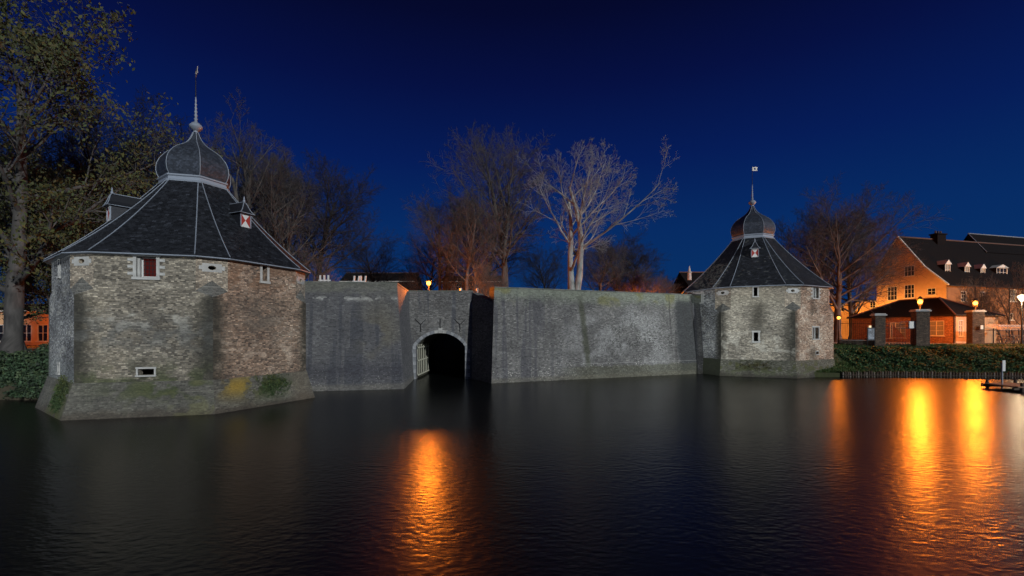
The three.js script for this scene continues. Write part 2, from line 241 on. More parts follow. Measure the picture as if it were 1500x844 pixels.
  // dormers
  for (const d of o.dormers) {
    const g = grp('dormer', t), m = mid(d.face), tt = d.t, e = edge(d.face, 1, tt).lerp(edge(d.face + 1, -1, tt), d.u ?? .5);
    const w = .66, h = .95; g.scale.setScalar(.84); g.position.copy(e); g.rotation.y = m;
    const fr = d.out ?? .12, bk = -1.9;
    mesh('cheeks', merged([box(.06, h, fr - bk, -w / 2 - .03, h / 2, (fr + bk) / 2), box(.06, h, fr - bk, w / 2 + .03, h / 2, (fr + bk) / 2), box(w, .08, .12, 0, -.041, fr - .05)]), M.slateBoard, g);
    const sh = grp('shutter', g), q = (x, y, z = fr + .004) => V(x * w / 2, h / 2 + y * h / 2 * .96, z), cen = q(0, 0);
    const wedge = (a, b) => { const bkz = V(0, 0, -.05), a2 = a.clone().add(bkz), b2 = b.clone().add(bkz), c2 = cen.clone().add(bkz); return polyGeo([a, b, cen, ...quadTris(a, a2, b2, b), ...quadTris(b, b2, c2, cen), ...quadTris(cen, c2, a2, a)]); };
    for (const [a, b, mt, nm] of [[q(-1, -1), q(1, -1), M.white, 'white_panel'], [q(1, 1), q(-1, 1), M.white, 'white_panel'], [q(1, -1), q(1, 1), M.red, 'red_panel'], [q(-1, 1), q(-1, -1), M.red, 'red_panel']]) mesh(nm, wedge(a, b), mt, sh);
    // ogee tent roof running back into the slope
    const prof2 = [[1.3, 0], [.95, .12], [.68, .3], [.42, .55], [.2, .76], [0, .86]], gables = [], xs = prof2.map(([x, y]) => [x * w / 2 * 1.25, h + y * .95]);
    for (let i = 0; i + 1 < xs.length; i++) for (const s of [-1, 1]) { const a = V(s * xs[i][0], xs[i][1], fr + .22 - i * .07), b = V(s * xs[i + 1][0], xs[i + 1][1], fr + .22 - (i + 1) * .07), a3 = V(a.x, a.y, bk - 1), b3 = V(b.x, b.y, bk - 1); gables.push(...(s < 0 ? quadTris(a3, a, b, b3) : quadTris(a, a3, b3, b))); const l = V(-s * xs[i][0], a.y, a.z), l2 = V(-s * xs[i + 1][0], b.y, b.z); if (s > 0) gables.push(...quadTris(l, a, b, l2)); }
    gables.push(...quadTris(V(-xs[0][0], h, fr + .22), V(-xs[0][0], h, bk), V(xs[0][0], h, bk), V(xs[0][0], h, fr + .22)));
    mesh('dormer_roof', polyGeo(gables), M.slateBoard, g);
    for (const s of [-1, 1]) mesh('lead_edge', tube(xs.map(([x, y], i) => V(s * x, y, fr + .23 - i * .07)), .028, 5, 12), M.zinc, g);
    mesh('lead_eave', bar(V(-xs[0][0], h, fr + .23), V(xs[0][0], h, fr + .23), .028), M.zinc, g);
    for (const s of [-1, 1]) mesh('lead_eave', bar(V(s * xs[0][0], h, fr + .23), V(s * xs[0][0], h, bk + .6), .024), M.zinc, g);
    mesh('lead_ridge', bar(V(0, h + .82, fr - .13), V(0, h + .82, bk), .03), M.zinc, g);
    mesh('dormer_finial', new THREE.LatheGeometry([[.06, 0], [.09, .08], [.04, .16], [.05, .24], [.01, .42]].map(([a, b]) => new THREE.Vector2(a, h + .8 + b)), 8).translate(0, 0, fr - .13), M.zinc, g);
    for (const s of [-1, 1]) mesh('corner_post', box(.05, h, .06, s * (w / 2 + .03), h / 2, fr + .033), M.zinc, g);
  }
  return t;
}
const stoneGrey = [noisy([150, 152, 152], .35, 9, .9, .008), noisy([126, 128, 130], .35, 9, .9, .008)];
M.slateBoard = noisy([32, 34, 39], .5, 10, .55, .01, 256, .8, 3);
const redGlass = new THREE.MeshStandardMaterial({ color: new THREE.Color().setRGB(.05, .006, .004), roughness: .25, emissive: new THREE.Color().setRGB(.1, .012, .004), emissiveIntensity: .22 });
const domeMat = (() => { // fish-scale slates, fine relief
  const n = 256, f = (i, j) => { const C = 32, row = Math.floor(j / C), x = ((i + (row % 2) * 16) % 32) / 32 - .5, y = (j % C) / C, d = Math.hypot(x * 1.0, (y - .55) * .9); return { id: hash(Math.floor(((i + (row % 2) * 16) % n) / 32), row), v: y > .55 ? 1 - y * .5 : (d < .5 ? .9 - (0.55 - y) * .3 : .3) }; };
  const map = tex(n, n, (i, j) => { const q = f(i, j), v = 46 + q.id * 26 + q.v * 14; return [v * .92, v, v * 1.12]; }), b = tex(n, n, (i, j) => { const v = clampc(f(i, j).v * 255); return [v, v, v]; }, false);
  for (const t of [map, b]) t.repeat.set(14, 4.5);
  return new THREE.MeshPhysicalMaterial({ map, bumpMap: b, bumpScale: .012, roughness: .42, metalness: .25 }); })();

const palTower = [[78, 72, 62], [104, 97, 84], [126, 118, 102], [146, 137, 119], [166, 156, 136], [192, 182, 160]];
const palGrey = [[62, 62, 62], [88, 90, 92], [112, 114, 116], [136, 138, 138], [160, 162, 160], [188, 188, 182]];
const palWarm = [[82, 64, 52], [114, 90, 72], [140, 113, 91], [160, 133, 109], [178, 152, 128], [196, 178, 154]];
const drip = (u, u0, w) => Math.exp(-(((u - u0) / w) ** 2));
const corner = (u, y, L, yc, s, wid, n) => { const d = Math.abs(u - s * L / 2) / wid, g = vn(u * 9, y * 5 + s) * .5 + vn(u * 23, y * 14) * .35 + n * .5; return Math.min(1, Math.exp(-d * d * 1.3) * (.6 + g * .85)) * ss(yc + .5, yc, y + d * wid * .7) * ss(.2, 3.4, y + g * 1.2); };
const band = (y, y0, h) => Math.exp(-(((y - y0) / h) ** 2));
{
  const R = 6.51, L = 2 * R * Math.sin(STEP / 2), yp = 1.62, y1 = 7.75, yc = 5.7, a = [-L / 2 - .05, 1.5, L + .1, 6.3];
  const f = (seed, palette, stainsAndShade, more) => brickMat(...a, 132, { seed, palette, stainsAndShade, ...more });
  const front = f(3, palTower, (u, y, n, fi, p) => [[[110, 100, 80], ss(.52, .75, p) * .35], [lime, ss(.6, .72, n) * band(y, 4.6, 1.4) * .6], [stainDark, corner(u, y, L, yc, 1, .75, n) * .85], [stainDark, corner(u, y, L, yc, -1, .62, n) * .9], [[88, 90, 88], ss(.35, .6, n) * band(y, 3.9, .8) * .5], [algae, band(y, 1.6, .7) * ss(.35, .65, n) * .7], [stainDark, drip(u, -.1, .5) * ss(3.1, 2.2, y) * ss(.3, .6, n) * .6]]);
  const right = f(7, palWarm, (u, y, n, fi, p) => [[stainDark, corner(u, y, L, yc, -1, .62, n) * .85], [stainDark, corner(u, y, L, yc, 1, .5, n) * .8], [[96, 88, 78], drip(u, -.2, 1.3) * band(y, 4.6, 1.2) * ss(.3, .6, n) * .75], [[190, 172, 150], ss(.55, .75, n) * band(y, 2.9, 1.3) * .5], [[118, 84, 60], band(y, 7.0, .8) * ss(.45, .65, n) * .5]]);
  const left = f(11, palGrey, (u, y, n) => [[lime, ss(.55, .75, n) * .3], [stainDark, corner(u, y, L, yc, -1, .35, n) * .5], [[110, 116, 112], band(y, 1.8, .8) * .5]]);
  const foot = (seed, st) => brickMat(-3.4, -1.2, 6.8, 3, 132, { seed, palette: [[66, 64, 58], [84, 82, 74], [100, 98, 88], [116, 112, 100]], vary: .12, patchy: 1.1, mortar: [90, 88, 79], bump: .008, stainsAndShade: st });
  const base = (u, y, n) => [[[62, 54, 44], ss(.5, .1, y + (n - .5) * .5) * .6], [[120, 116, 104], band(y, 1.12, .02) * .7]];
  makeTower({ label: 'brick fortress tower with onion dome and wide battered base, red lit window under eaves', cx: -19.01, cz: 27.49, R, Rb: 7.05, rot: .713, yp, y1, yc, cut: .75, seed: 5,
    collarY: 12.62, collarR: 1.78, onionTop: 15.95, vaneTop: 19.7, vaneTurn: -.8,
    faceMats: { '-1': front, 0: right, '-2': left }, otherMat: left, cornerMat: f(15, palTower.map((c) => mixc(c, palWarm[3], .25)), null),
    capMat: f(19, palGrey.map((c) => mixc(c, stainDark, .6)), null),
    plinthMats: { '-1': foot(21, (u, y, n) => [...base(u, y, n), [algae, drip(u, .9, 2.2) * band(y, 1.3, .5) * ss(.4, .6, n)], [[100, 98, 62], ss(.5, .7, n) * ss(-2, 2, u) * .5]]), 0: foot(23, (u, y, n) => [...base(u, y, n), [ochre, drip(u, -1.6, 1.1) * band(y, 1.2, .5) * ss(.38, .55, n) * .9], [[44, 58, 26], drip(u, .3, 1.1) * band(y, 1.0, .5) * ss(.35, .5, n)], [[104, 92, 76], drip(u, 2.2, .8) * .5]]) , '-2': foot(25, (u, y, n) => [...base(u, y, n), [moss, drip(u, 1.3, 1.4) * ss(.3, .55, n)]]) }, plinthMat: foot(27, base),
    slots: { '-1': 7.3, 0: 7.18, 1: 7.1 },
    windows: [{ face: -1, px: [214.5, 391], w: .82, h: .98, rim: .13, blocks: 3, splay: true, red: true, kind: 'window' }, { face: 0, px: [387.5, 401], w: .3, h: .82, rim: .13, kind: 'slit' }, { face: -2, px: [87, 393], w: .25, h: .8, rim: .12, kind: 'slit' }, { face: -1, px: [214, 545], w: .66, h: .3, rim: .07, kind: 'window' }, { face: -1, px: [214, 560], w: .22, h: .34, rim: .1, kind: 'slit' }, { face: -2, px: [86, 540], w: .3, h: .42, rim: .1, kind: 'slit' }].filter((w) => w.px[1] < 556),
    dormers: [{ face: 0, t: .52, u: .62 }, { face: -2, t: .5, u: .5 }] });
}
{
  const R = 6.69, L = 2 * R * Math.sin(STEP / 2), yp = 1.5, y1 = 8.1, yc = 5.75, a = [-L / 2 - .05, 1.4, L + .1, 6.8];
  const f = (seed, palette, stainsAndShade, more) => brickMat(...a, 112, { seed, palette, stainsAndShade, length: .24, course: .08, ...more });
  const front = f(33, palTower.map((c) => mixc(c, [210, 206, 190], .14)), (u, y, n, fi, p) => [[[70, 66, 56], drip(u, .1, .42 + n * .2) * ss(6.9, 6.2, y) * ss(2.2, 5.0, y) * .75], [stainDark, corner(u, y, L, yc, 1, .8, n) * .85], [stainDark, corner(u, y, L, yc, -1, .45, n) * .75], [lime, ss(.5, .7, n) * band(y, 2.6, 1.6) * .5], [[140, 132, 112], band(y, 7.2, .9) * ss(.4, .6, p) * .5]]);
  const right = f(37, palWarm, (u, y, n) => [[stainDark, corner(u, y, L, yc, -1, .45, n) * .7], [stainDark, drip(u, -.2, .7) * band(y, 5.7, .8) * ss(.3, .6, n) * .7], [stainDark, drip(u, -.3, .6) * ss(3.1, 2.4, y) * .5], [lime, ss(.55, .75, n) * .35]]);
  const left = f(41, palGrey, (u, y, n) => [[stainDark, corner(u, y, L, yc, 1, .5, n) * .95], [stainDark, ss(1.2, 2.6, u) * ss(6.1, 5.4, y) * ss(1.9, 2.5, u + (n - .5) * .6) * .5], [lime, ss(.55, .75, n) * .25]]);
  const foot = (seed, st) => brickMat(-3.5, -1.2, 7, 3, 112, { seed, palette: [[58, 58, 48], [76, 76, 64], [96, 94, 82], [120, 118, 104]], vary: .14, patchy: 1.1, mortar: [86, 84, 73], bump: .01, stainsAndShade: st });
  const base = (u, y, n) => [[[50, 46, 38], ss(.5, .1, y + (n - .5) * .5) * .7], [[104, 96, 62], band(y, .95, .35) * ss(.5, .65, n) * .8], [algae, band(y, .8, .6) * ss(.45, .65, n) * .6]];
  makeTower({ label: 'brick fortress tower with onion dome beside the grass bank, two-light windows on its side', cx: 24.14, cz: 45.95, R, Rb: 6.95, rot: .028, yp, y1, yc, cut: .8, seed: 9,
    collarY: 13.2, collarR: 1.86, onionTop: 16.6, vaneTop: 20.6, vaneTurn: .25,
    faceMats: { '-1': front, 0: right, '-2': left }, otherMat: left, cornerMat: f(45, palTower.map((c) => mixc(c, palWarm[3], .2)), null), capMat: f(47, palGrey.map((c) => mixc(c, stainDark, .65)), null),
    plinthMats: { '-2': foot(51, (u, y, n) => [...base(u, y, n), [[40, 44, 30], .75]]) }, plinthMat: foot(53, base),
    lichen: (p, r) => { const a = Math.atan2(p.x, p.z); return a > -1.65 && a < -.95 && p.y < 11.2 && vn(p.x * .9 + 3, p.y * 1.1) > .42 && r() < .55 ? .45 + r() * .4 : (r() < .03 ? .3 : 0); },
    slots: { '-1': 7.55, 0: 7.55, 1: 7.5 },
    windows: [{ face: -2, px: [1025, 437], w: 1.0, h: .86, rim: .1, mull: 2, mullW: .13, blocks: 3, kind: 'window' }, { face: -1, px: [1107, 427.5], w: .3, h: .78, rim: .1, kind: 'slit' }, { face: -1, px: [1107.5, 493.5], w: .36, h: .78, rim: .13, kind: 'slit' }, { face: 0, px: [1195, 429], w: .86, h: .95, rim: .1, mull: 2, mullW: .1, blocks: 3, kind: 'window' }, { face: 0, px: [1195, 488], w: .86, h: 1.0, rim: .1, mull: 1, mullW: .12, kind: 'window' }, { face: -2, px: [1026, 516], w: .36, h: .36, rim: .1, kind: 'slit' }, { face: 0, px: [1197, 517], w: .4, h: .24, rim: .05, kind: 'slit' }],
    dormers: [{ face: -1, t: .62, u: .5 }] });
}

// ---------------------------------------------------------------- curtain walls and water gate
function slab(bl, br, tr, tl, thick) { // leaning wall slab from its four front corners; uv in metres from the lower left
  const n = V().crossVectors(br.clone().sub(bl), tl.clone().sub(bl)).normalize(), back = (p) => p.clone().addScaledVector(V(n.x, 0, n.z).normalize(), -thick), W = bl.distanceTo(br);
  const [a, b, c, d] = [bl, br, tr, tl], [e, f, g, h] = [a, b, c, d].map(back);
  const uv = (p) => [V().subVectors(p, a).dot(br.clone().sub(bl).normalize()), p.y];
  const T = [...quadTris(a, b, c, d), ...quadTris(d, c, g, h), ...quadTris(b, f, g, c), ...quadTris(e, a, d, h), ...quadTris(f, e, h, g)];
  return [polyGeo(T, T.map(uv)), W];
}
const palWall = [[70, 69, 67], [86, 85, 83], [100, 99, 96], [114, 113, 109], [132, 130, 124]];
const wallOpt = (seed, stainsAndShade, more) => ({ seed, palette: palWall, vary: .3, patchy: .8, mortar: [112, 110, 105], joint: .02, bump: .014, course: .09, length: .26, stainsAndShade, ...more });
const streak = (u, y, s) => fbm(u * 2.6 + s, y * .16 + s, 3);
function curtain(label, pts, mat, thick = 1.1, coping = true) {
  const t = thing('curtain_wall', label, 'wall'), low = pts.map((p) => p), [g] = slab(...low, thick); mesh('wall_face', g, mat, t);
  if (coping) { const [, , tr, tl] = pts, dir = tr.clone().sub(tl), n = Math.round(dir.length() / 1.05), nn = V(-dir.z, 0, dir.x).normalize().multiplyScalar(-1); const ang = Math.atan2(-dir.z, dir.x);
    for (let i = 0; i < n; i++) { const p = tl.clone().lerp(tr, (i + .5) / n), b = box(dir.length() / n - .012, .1, thick + .02).rotateY(ang).translate(p.x, p.y + .051, p.z).translate(...nn.clone().multiplyScalar(thick / 2 - .025).toArray()); mesh('coping_stone', b, copeMats[i % 3], t); } }
  return t;
}
const copeMats = [[104, 106, 96], [92, 96, 88], [112, 112, 104]].map((c) => noisy(c, .4, 8, .95, .008));
const ext = (p, q, y) => p.clone().lerp(q, (y - p.y) / (q.y - p.y)); // carry a leaning edge down below the water
// left curtain: from the big tower to the gate recess, then its return
const A0 = P(-15.4, 30.2, 0), A1 = P(-15.8, 30.8, 7.35), B0 = P(-7.52, 31.9, 0), B1 = P(-8.15, 32.4, 7.38), C0 = P(-8.3, 38.9, 0), C1 = P(-8.8, 38.6, 7.4);
{ const W = 8.2, mat = brickMat(-.6, -1.2, W + 1.2, 8.7, 118, wallOpt(61, (u, y, n, fi, p) => { const s = streak(u, y, 3); return [[[70, 71, 76], .45], [[58, 60, 66], ss(.5, .66, s) * .5 * ss(7, 5, y)], [[112, 112, 96], ss(6.2, 7.2, y + (n - .5)) * .55], [[176, 176, 168], band(y, 6.3, .16) * ss(.5, .6, n) * .7], [[104, 98, 80], drip(u, 6.4, 1.4) * ss(.45, .6, p) * band(y, 4, 2.4) * .6], [[58, 58, 64], band(y, 1.3, .5) * .45], [[116, 112, 100], ss(.55, .25, y) * .5]]; }, { speck: 1.5 }));
  curtain('dark grey brick curtain wall joined to the wide-based tower', [ext(A0, A1, -1), ext(B0, B1, -1), B1, A1], mat);
  const m2 = brickMat(-.6, -1.2, 8.6, 8.7, 90, wallOpt(63, (u, y, n) => [[[70, 72, 80], .35], [[120, 112, 98], ss(6.2, 7.2, y) * .5], [[116, 112, 100], ss(.55, .25, y) * .5]], { speck: 1.2 }));
  curtain('short brick return wall turning into the gate recess', [ext(B0, B1, -1).add(V(0, 0, -.004)), ext(C0, C1, -1), C1, B1.clone().add(V(0, 0, -.004))], m2, .9); }
// gate wall with the segmental arch
const gx = -6.05, gw = 2.1, spring = 2.75, rise = 1.15, gz = 38.6;
{ const t = thing('gate_wall', 'brick water gate wall with low arch and iron wall anchors', 'wall', P(gx, gz, 0));
  const ar = (gw * gw + rise * rise) / (2 * rise), cyA = spring + rise - ar, half = Math.asin(gw / ar), arch = []; for (let i = 0; i <= 16; i++) { const a = half - 2 * half * i / 16; arch.push([ar * Math.sin(a), cyA + ar * Math.cos(a)]); }
  const mat = brickMat(-3.4, -1.2, 7, 8.8, 118, wallOpt(65, (u, y, n, fi, p) => [[[58, 62, 72], ss(.45, .65, streak(u, y, 8)) * .45], [[150, 150, 146], band(y, 6.2, .3) * ss(.5, .65, n) * .5 * ss(-.5, 2, u)], [[124, 124, 122], ss(.5, .7, n) * band(y, 4.4, .7) * .5]]));
  mesh('wall_face', plate([[-2.95, -1], [-gw, -1], ...arch.slice().reverse(), [gw, -1], [2.75, -1], [2.75, 7.38], [-2.95, 7.38]], [], .9), mat, t);
  for (let i = 0; i < 15; i++) { const a0 = half - 2 * half * (i + .04) / 15, a1 = half - 2 * half * (i + .96) / 15, r0 = ar - .012, r1 = ar + (i === 7 ? .42 : .24), q = (a, r) => [r * Math.sin(a), cyA + r * Math.cos(a)]; mesh('voussoir', plate([q(a0, r0), q(a0, r1), q(a1, r1), q(a1, r0)], [], .3).translate(0, 0, .03), i > 5 && i < 9 ? M.stone : stoneGrey[i % 2], t); }
  for (let i = 0; i < 9; i++) for (const s of [-1, 1]) mesh('jamb_stone', box(.24 + (i % 2) * .16, .32, .3, s * (gw + .12 + (i % 2) * .08 - .008), .0 + i * .335, -.118), stoneGrey[(i + (s > 0)) % 2], t);
  for (const [px, y] of [[-1, 1], [0, 0], [1, 1]]) { const an = grp('wall_anchor', t), x = px * 1.66, yb = px ? 4.0 : 4.28, j = 4.55; if (y) { mesh('stem', box(.05, .62, .05, x, yb + .3, .03), M.iron, an); for (const s of [-1, 1]) mesh('arm', bar(V(x, yb + .6, .03), V(x + s * .46, yb + 1.05, .03), .028), M.iron, an); } else mesh('stem', box(.05, .8, .05, x, yb + .4, .03), M.iron, an); }
  const n = 6; for (let i = 0; i < n; i++) mesh('coping_stone', box(5.7 / n - .012, .1, .94, -2.95 + 5.7 / n * (i + .5), 7.431, -.445), copeMats[i % 3], t);
  // passage behind the arch
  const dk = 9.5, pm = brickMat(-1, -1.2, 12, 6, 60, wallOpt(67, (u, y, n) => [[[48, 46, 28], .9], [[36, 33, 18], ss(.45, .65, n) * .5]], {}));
  const side = (s) => { const a = V(s * gw, -1, -.9), b = V(s * gw, -1, -dk), c = V(s * gw, spring, -dk), d = V(s * gw, spring, -.9); const T = s < 0 ? quadTris(a, b, c, d) : quadTris(b, a, d, c); return polyGeo(T, T.map((p) => [-p.z, p.y])); };
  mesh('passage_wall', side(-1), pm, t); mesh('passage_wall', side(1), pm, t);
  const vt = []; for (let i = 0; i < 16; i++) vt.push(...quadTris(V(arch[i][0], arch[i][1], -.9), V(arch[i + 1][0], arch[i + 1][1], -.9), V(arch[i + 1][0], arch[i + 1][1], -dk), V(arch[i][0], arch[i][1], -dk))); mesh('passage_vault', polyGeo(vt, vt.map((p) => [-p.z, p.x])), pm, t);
  for (let i = 0; i < 12; i++) mesh('door_plank', box(gw * 2 / 12 - .015, 5, .08, -gw + gw * 2 / 12 * (i + .5), 1.45, -dk), M.wood, t);
}
{ // open gate leaf folded back along the passage wall
  const t = thing('barred_gate', 'pale painted barred gate leaf folded open inside the arch', 'gate', P(gx - gw + .12, gz + .35, 0)), pale = flat(.5, .49, .38, .7);
  for (let i = 0; i < 7; i++) mesh('gate_bar', box(.045, 2.95, .045, 0, 1.76, -.1 - i * .8), pale, t);
  for (const y of [.32, 1.55, 2.65]) mesh('gate_rail', box(.06, .1, 5, .064, y, -2.45), pale, t);
}
const D0 = P(-1.58, 35.3, 0), D1 = P(-1.38, 35.7, 7.42), F0 = P(19.2, 44.13, 0), F1 = P(18.8, 44.78, 7.52);
{ const E0 = P(-3.4, 38.6, 0), E1 = P(-3.35, 38.6, 7.3), D2 = ext(D0, D1, 6.25);
  const mat = brickMat(-.6, -1.2, 5.4, 8.7, 90, wallOpt(71, null));
  curtain('unlit brick wall slanting from the gate arch to the long curtain wall', [ext(E0, E1, -1), ext(D0, D1, -1).add(V(-.004, 0, 0)), D2.clone().add(V(-.004, 0, 0)), E1], mat, .7, false);
  const m2 = brickMat(-.4, -1.2, 21.4, 8.8, 95, wallOpt(73, (u, y, n, fi, p) => { const s = streak(u, y, 21), v1 = Math.abs(u - (8.2 + (7.5 - y) * .11)) / .42; return [[[64, 64, 70], ss(.42, .62, s) * ss(9.5, 2, u) * .5], [[150, 150, 146], ss(.42, .66, fbm(u * .8, y * .8 + 4, 4)) * ss(5, 8.5, u) * ss(18.6, 16.4, u) * ss(7, 5.6, y) * (.18 + .5 * (hash(Math.floor(u * 11), Math.floor(y * 14)) > .5 ? 1 : .3))], [[134, 142, 120], ss(6.0, 7.2, y + (n - .5) * .9) * .6], [[112, 108, 60], ss(6.0, 6.9, y + (n - .5)) * ss(.52, .66, p) * .55], [[70, 72, 58], ss(1, .2, v1 + (n - .5) * .8) * ss(7.4, 6, y) * ss(.4, 1.6, y) * .75], [[60, 60, 56], (hash(Math.floor(u * 9), Math.floor(y * 12)) > .74 ? 1 : 0) * ss(9, 12, u) * band(y, 3.4, 2.4) * ss(.35, .6, n) * .7], [[50, 52, 52], ss(18.4, 19.2, u + (n - .5) * .5) * .75 * ss(7.3, 6.6, y)], [[60, 58, 56], ss(.66, .72, streak(u, y, 55)) * ss(17, 18, u) * .5], [[188, 186, 176], band(y, 1.28, .015) * ss(5.5, 9, u) * .6], [[74, 74, 56], ss(1.15, .9, y + (n - .5) * .3) * ss(5, 9, u) * .55], [[104, 100, 84], ss(.5, .2, y) * .45]]; }, { speck: 1.3 }));  // slanting dark line along v1 is cast shade painted into the brick
  curtain('long weathered grey brick curtain wall between the gate recess and the bank tower', [ext(D0, D1, -1), ext(F0, F1, -1), F1, D1], m2); }

// ---------------------------------------------------------------- lamps
const sodium = new THREE.Color(1, .21, .012), courtSodium = new THREE.Color(1, .4, .09), warmWhite = new THREE.Color(1, .72, .42);
const glowMat = (c, k) => new THREE.MeshStandardMaterial({ color: 0x111111, emissive: c, emissiveIntensity: k, roughness: .6 });
const sodiumGlow = glowMat(new THREE.Color(1, .32, .04), 7);
function lightAt(parent, y, I, c = sodium, r = 8) { const l = new THREE.PointLight(c, I); l.position.set(0, y, 0); l.castShadow = true; l.shadow.radius = r; l.name = 'lamp_light'; parent.add(l); return l; }
function lampPost(label, pos, h, I, o = {}) {
  const t = thing('street_lamp', label, 'street lamp', pos, 0, o.group);
  mesh('post', merged([cyl(.09, .05, h, 0, 0, 0, 10), cyl(.14, .11, .6, 0, 0, 0, 10)]), M.iron, t);
  mesh('bulb', new THREE.SphereGeometry(.19, 14, 10).translate(0, h + .22, 0), o.glow ?? sodiumGlow, t);
  mesh('lamp_cap', new THREE.LatheGeometry([[.02, .55], [.16, .5], [.3, .42], [.31, .38], [.02, .42]].map(([a, b]) => new THREE.Vector2(a, h + b)), 14), M.iron, t);
  mesh('lamp_cage', merged([0, 1, 2, 3].map((i) => bar(V(.1 * Math.cos(i * 1.57), h, .1 * Math.sin(i * 1.57)), V(.27 * Math.cos(i * 1.57), h + .4, .27 * Math.sin(i * 1.57)), .012, 4))), M.iron, t);
  lightAt(t, h + .22, I, o.color ?? sodium, o.r ?? 6.4); return t;
}

// ---------------------------------------------------------------- right bank
const shoreX = [24, 29.5, 31, 34, 38, 44, 50, 60, 80, 120], shoreD = (x) => 40.2 - Math.min(1, Math.max(0, (x - 34) / 14)) * 1.5;
const bankH = (s) => .35 + (RG - .35) * ss(0, 1, s), back = (x) => 5 + ss(29, 36, x) * 5;
{ const rows = []; for (let r = 0; r <= 8; r++) rows.push(Array.from({ length: 48 }, (_, i) => { const x = 25 + i * 1.6, s = r / 8; return [x, shoreD(x) + s * back(x), bankH(s) + (vn(x * .8, r * 1.3) - .5) * .2 * (r < 8 ? 1 : 0)]; }));
  rows.unshift(Array.from({ length: 48 }, (_, i) => { const x = 25 + i * 1.6; return [x, shoreD(x) + .02, -1]; }));
  strip(rows, noisy([58, 62, 34], .7, 9, 1, .04, 256, 3), 'grass_bank', 'steep grassy bank between the water and the path');
  strip([Array.from({ length: 48 }, (_, i) => [25 + i * 1.6, shoreD(25 + i * 1.6) + back(25 + i * 1.6), RG]), Array.from({ length: 48 }, (_, i) => [25 + i * 1.6, 57, RG])], M.paving, 'path', 'paved path along the top of the bank');
  sheet([[25, 57], [320, 57], [320, 320], [25, 320]], RG, M.paving, 'courtyard_ground', 'paved courtyard around the lamplit houses'); 
  sheet([[100, 38], [320, 38], [320, 57.1], [100, 57.1]], RG - .01, M.paving, 'quay', 'paved quay beyond the right edge'); }
// grass and low growth on the bank: leaf blades too many to count
function tufts(name, label, cat, spots, mat, blade, colors, seed, parent) {
  const r = rnd(seed), im = new THREE.InstancedMesh(blade, mat, spots.length), m = new THREE.Matrix4(), q = new THREE.Quaternion(), e = new THREE.Euler(), c = new THREE.Color();
  spots.forEach(([p, s], i) => { e.set((r() - .5) * .9, r() * 6.283, (r() - .5) * .9); m.compose(p, q.setFromEuler(e), V(s, s * (.7 + r() * .6), s)); im.setMatrixAt(i, m); const k = colors[Math.floor(r() * colors.length)], v = .7 + r() * .6; im.setColorAt(i, c.setRGB(k[0] * v, k[1] * v, k[2] * v)); });
  shadow(im); if (parent) { im.name = name; parent.add(im); im.userData.kind = 'stuff'; } else { im.name = numbered(name); scene.add(im); tag(im, label, cat, null, 'stuff'); } return im;
}
const bladeGeo = (() => { const T = [], r = rnd(4); for (let i = 0; i < 7; i++) { const a = r() * 6.28, l = .6 + r() * .5, w = .05, dx = Math.cos(a), dz = Math.sin(a), o = V((r() - .5) * .3, 0, (r() - .5) * .3), s = V(-dz * w, 0, dx * w), mi = o.clone().add(V(dx * l * .25, l * .6, dz * l * .25)), tp = o.clone().add(V(dx * l * .6, l * .9, dz * l * .6)); T.push(o.clone().add(s), o.clone().sub(s), mi.clone().sub(s), o.clone().add(s), mi.clone().sub(s), mi.clone().add(s), mi.clone().add(s), mi.clone().sub(s), tp); } return polyGeo(T); })();
const leafGeo = (() => { const T = [], r = rnd(8); for (let i = 0; i < 9; i++) { const c = V(r() - .5, r() - .3, r() - .5).multiplyScalar(.7), a = V(r() - .5, r() - .5, r() - .5).normalize(), b = V(r() - .5, r() - .5, r() - .5).cross(a).normalize(), l = .16 + r() * .08; const p = (x, y) => c.clone().addScaledVector(a, x * l).addScaledVector(b, y * l); T.push(p(-1, 0), p(0, -.55), p(.3, .0), p(-1, 0), p(.3, 0), p(0, .55), p(0, -.55), p(1, 0), p(.3, 0), p(.3, 0), p(1, 0), p(0, .55)); } return polyGeo(T); })();
const leafMat = new THREE.MeshPhysicalMaterial({ color: 0xffffff, roughness: .75, transmission: 0 });
{ const r = rnd(77), sp = [], hd = [];
  for (let i = 0; i < 26000; i++) { const x = 25.6 + r() * r() * 70, s = r(); const d = shoreD(x) + .15 + s * (back(x) + .8); const front = s > .95; if (x > 32 && s < .12 && r() < .6) continue; sp.push([P(x, d, bankH(Math.min(1, s)) - .05), .18 + r() * .24 + (front ? -.08 : 0)]); }
  tufts('bank_grass', 'rough green grass covering the bank below the path', 'grass', sp, leafMat, bladeGeo, [[.05, .105, .02], [.065, .12, .025], [.04, .08, .018], [.1, .13, .03]], 5);
  for (let i = 0; i < 34000; i++) { const x = 31.5 + r() * 42, lump = vn(x * .9, 3) * .8 + vn(x * 2.3, 9) * .35, s = .1 + r() * .6; const d = shoreD(x) + s * back(x), top = Math.min((.2 + lump * .9) * Math.sin(Math.min(1, (s - .1) / .6) * 2.6 + .3) * ss(31, 36, x), RG - .35 - bankH(s) + .25 * lump); hd.push([P(x, d, bankH(s) + r() * Math.max(.1, top)), .24 + r() * .26]); }
  tufts('bank_undergrowth', 'dark bramble undergrowth on the bank beyond the tower', 'undergrowth', hd, leafMat, leafGeo, [[.022, .07, .016], [.032, .1, .022], [.018, .05, .014], [.045, .1, .026]], 6); }
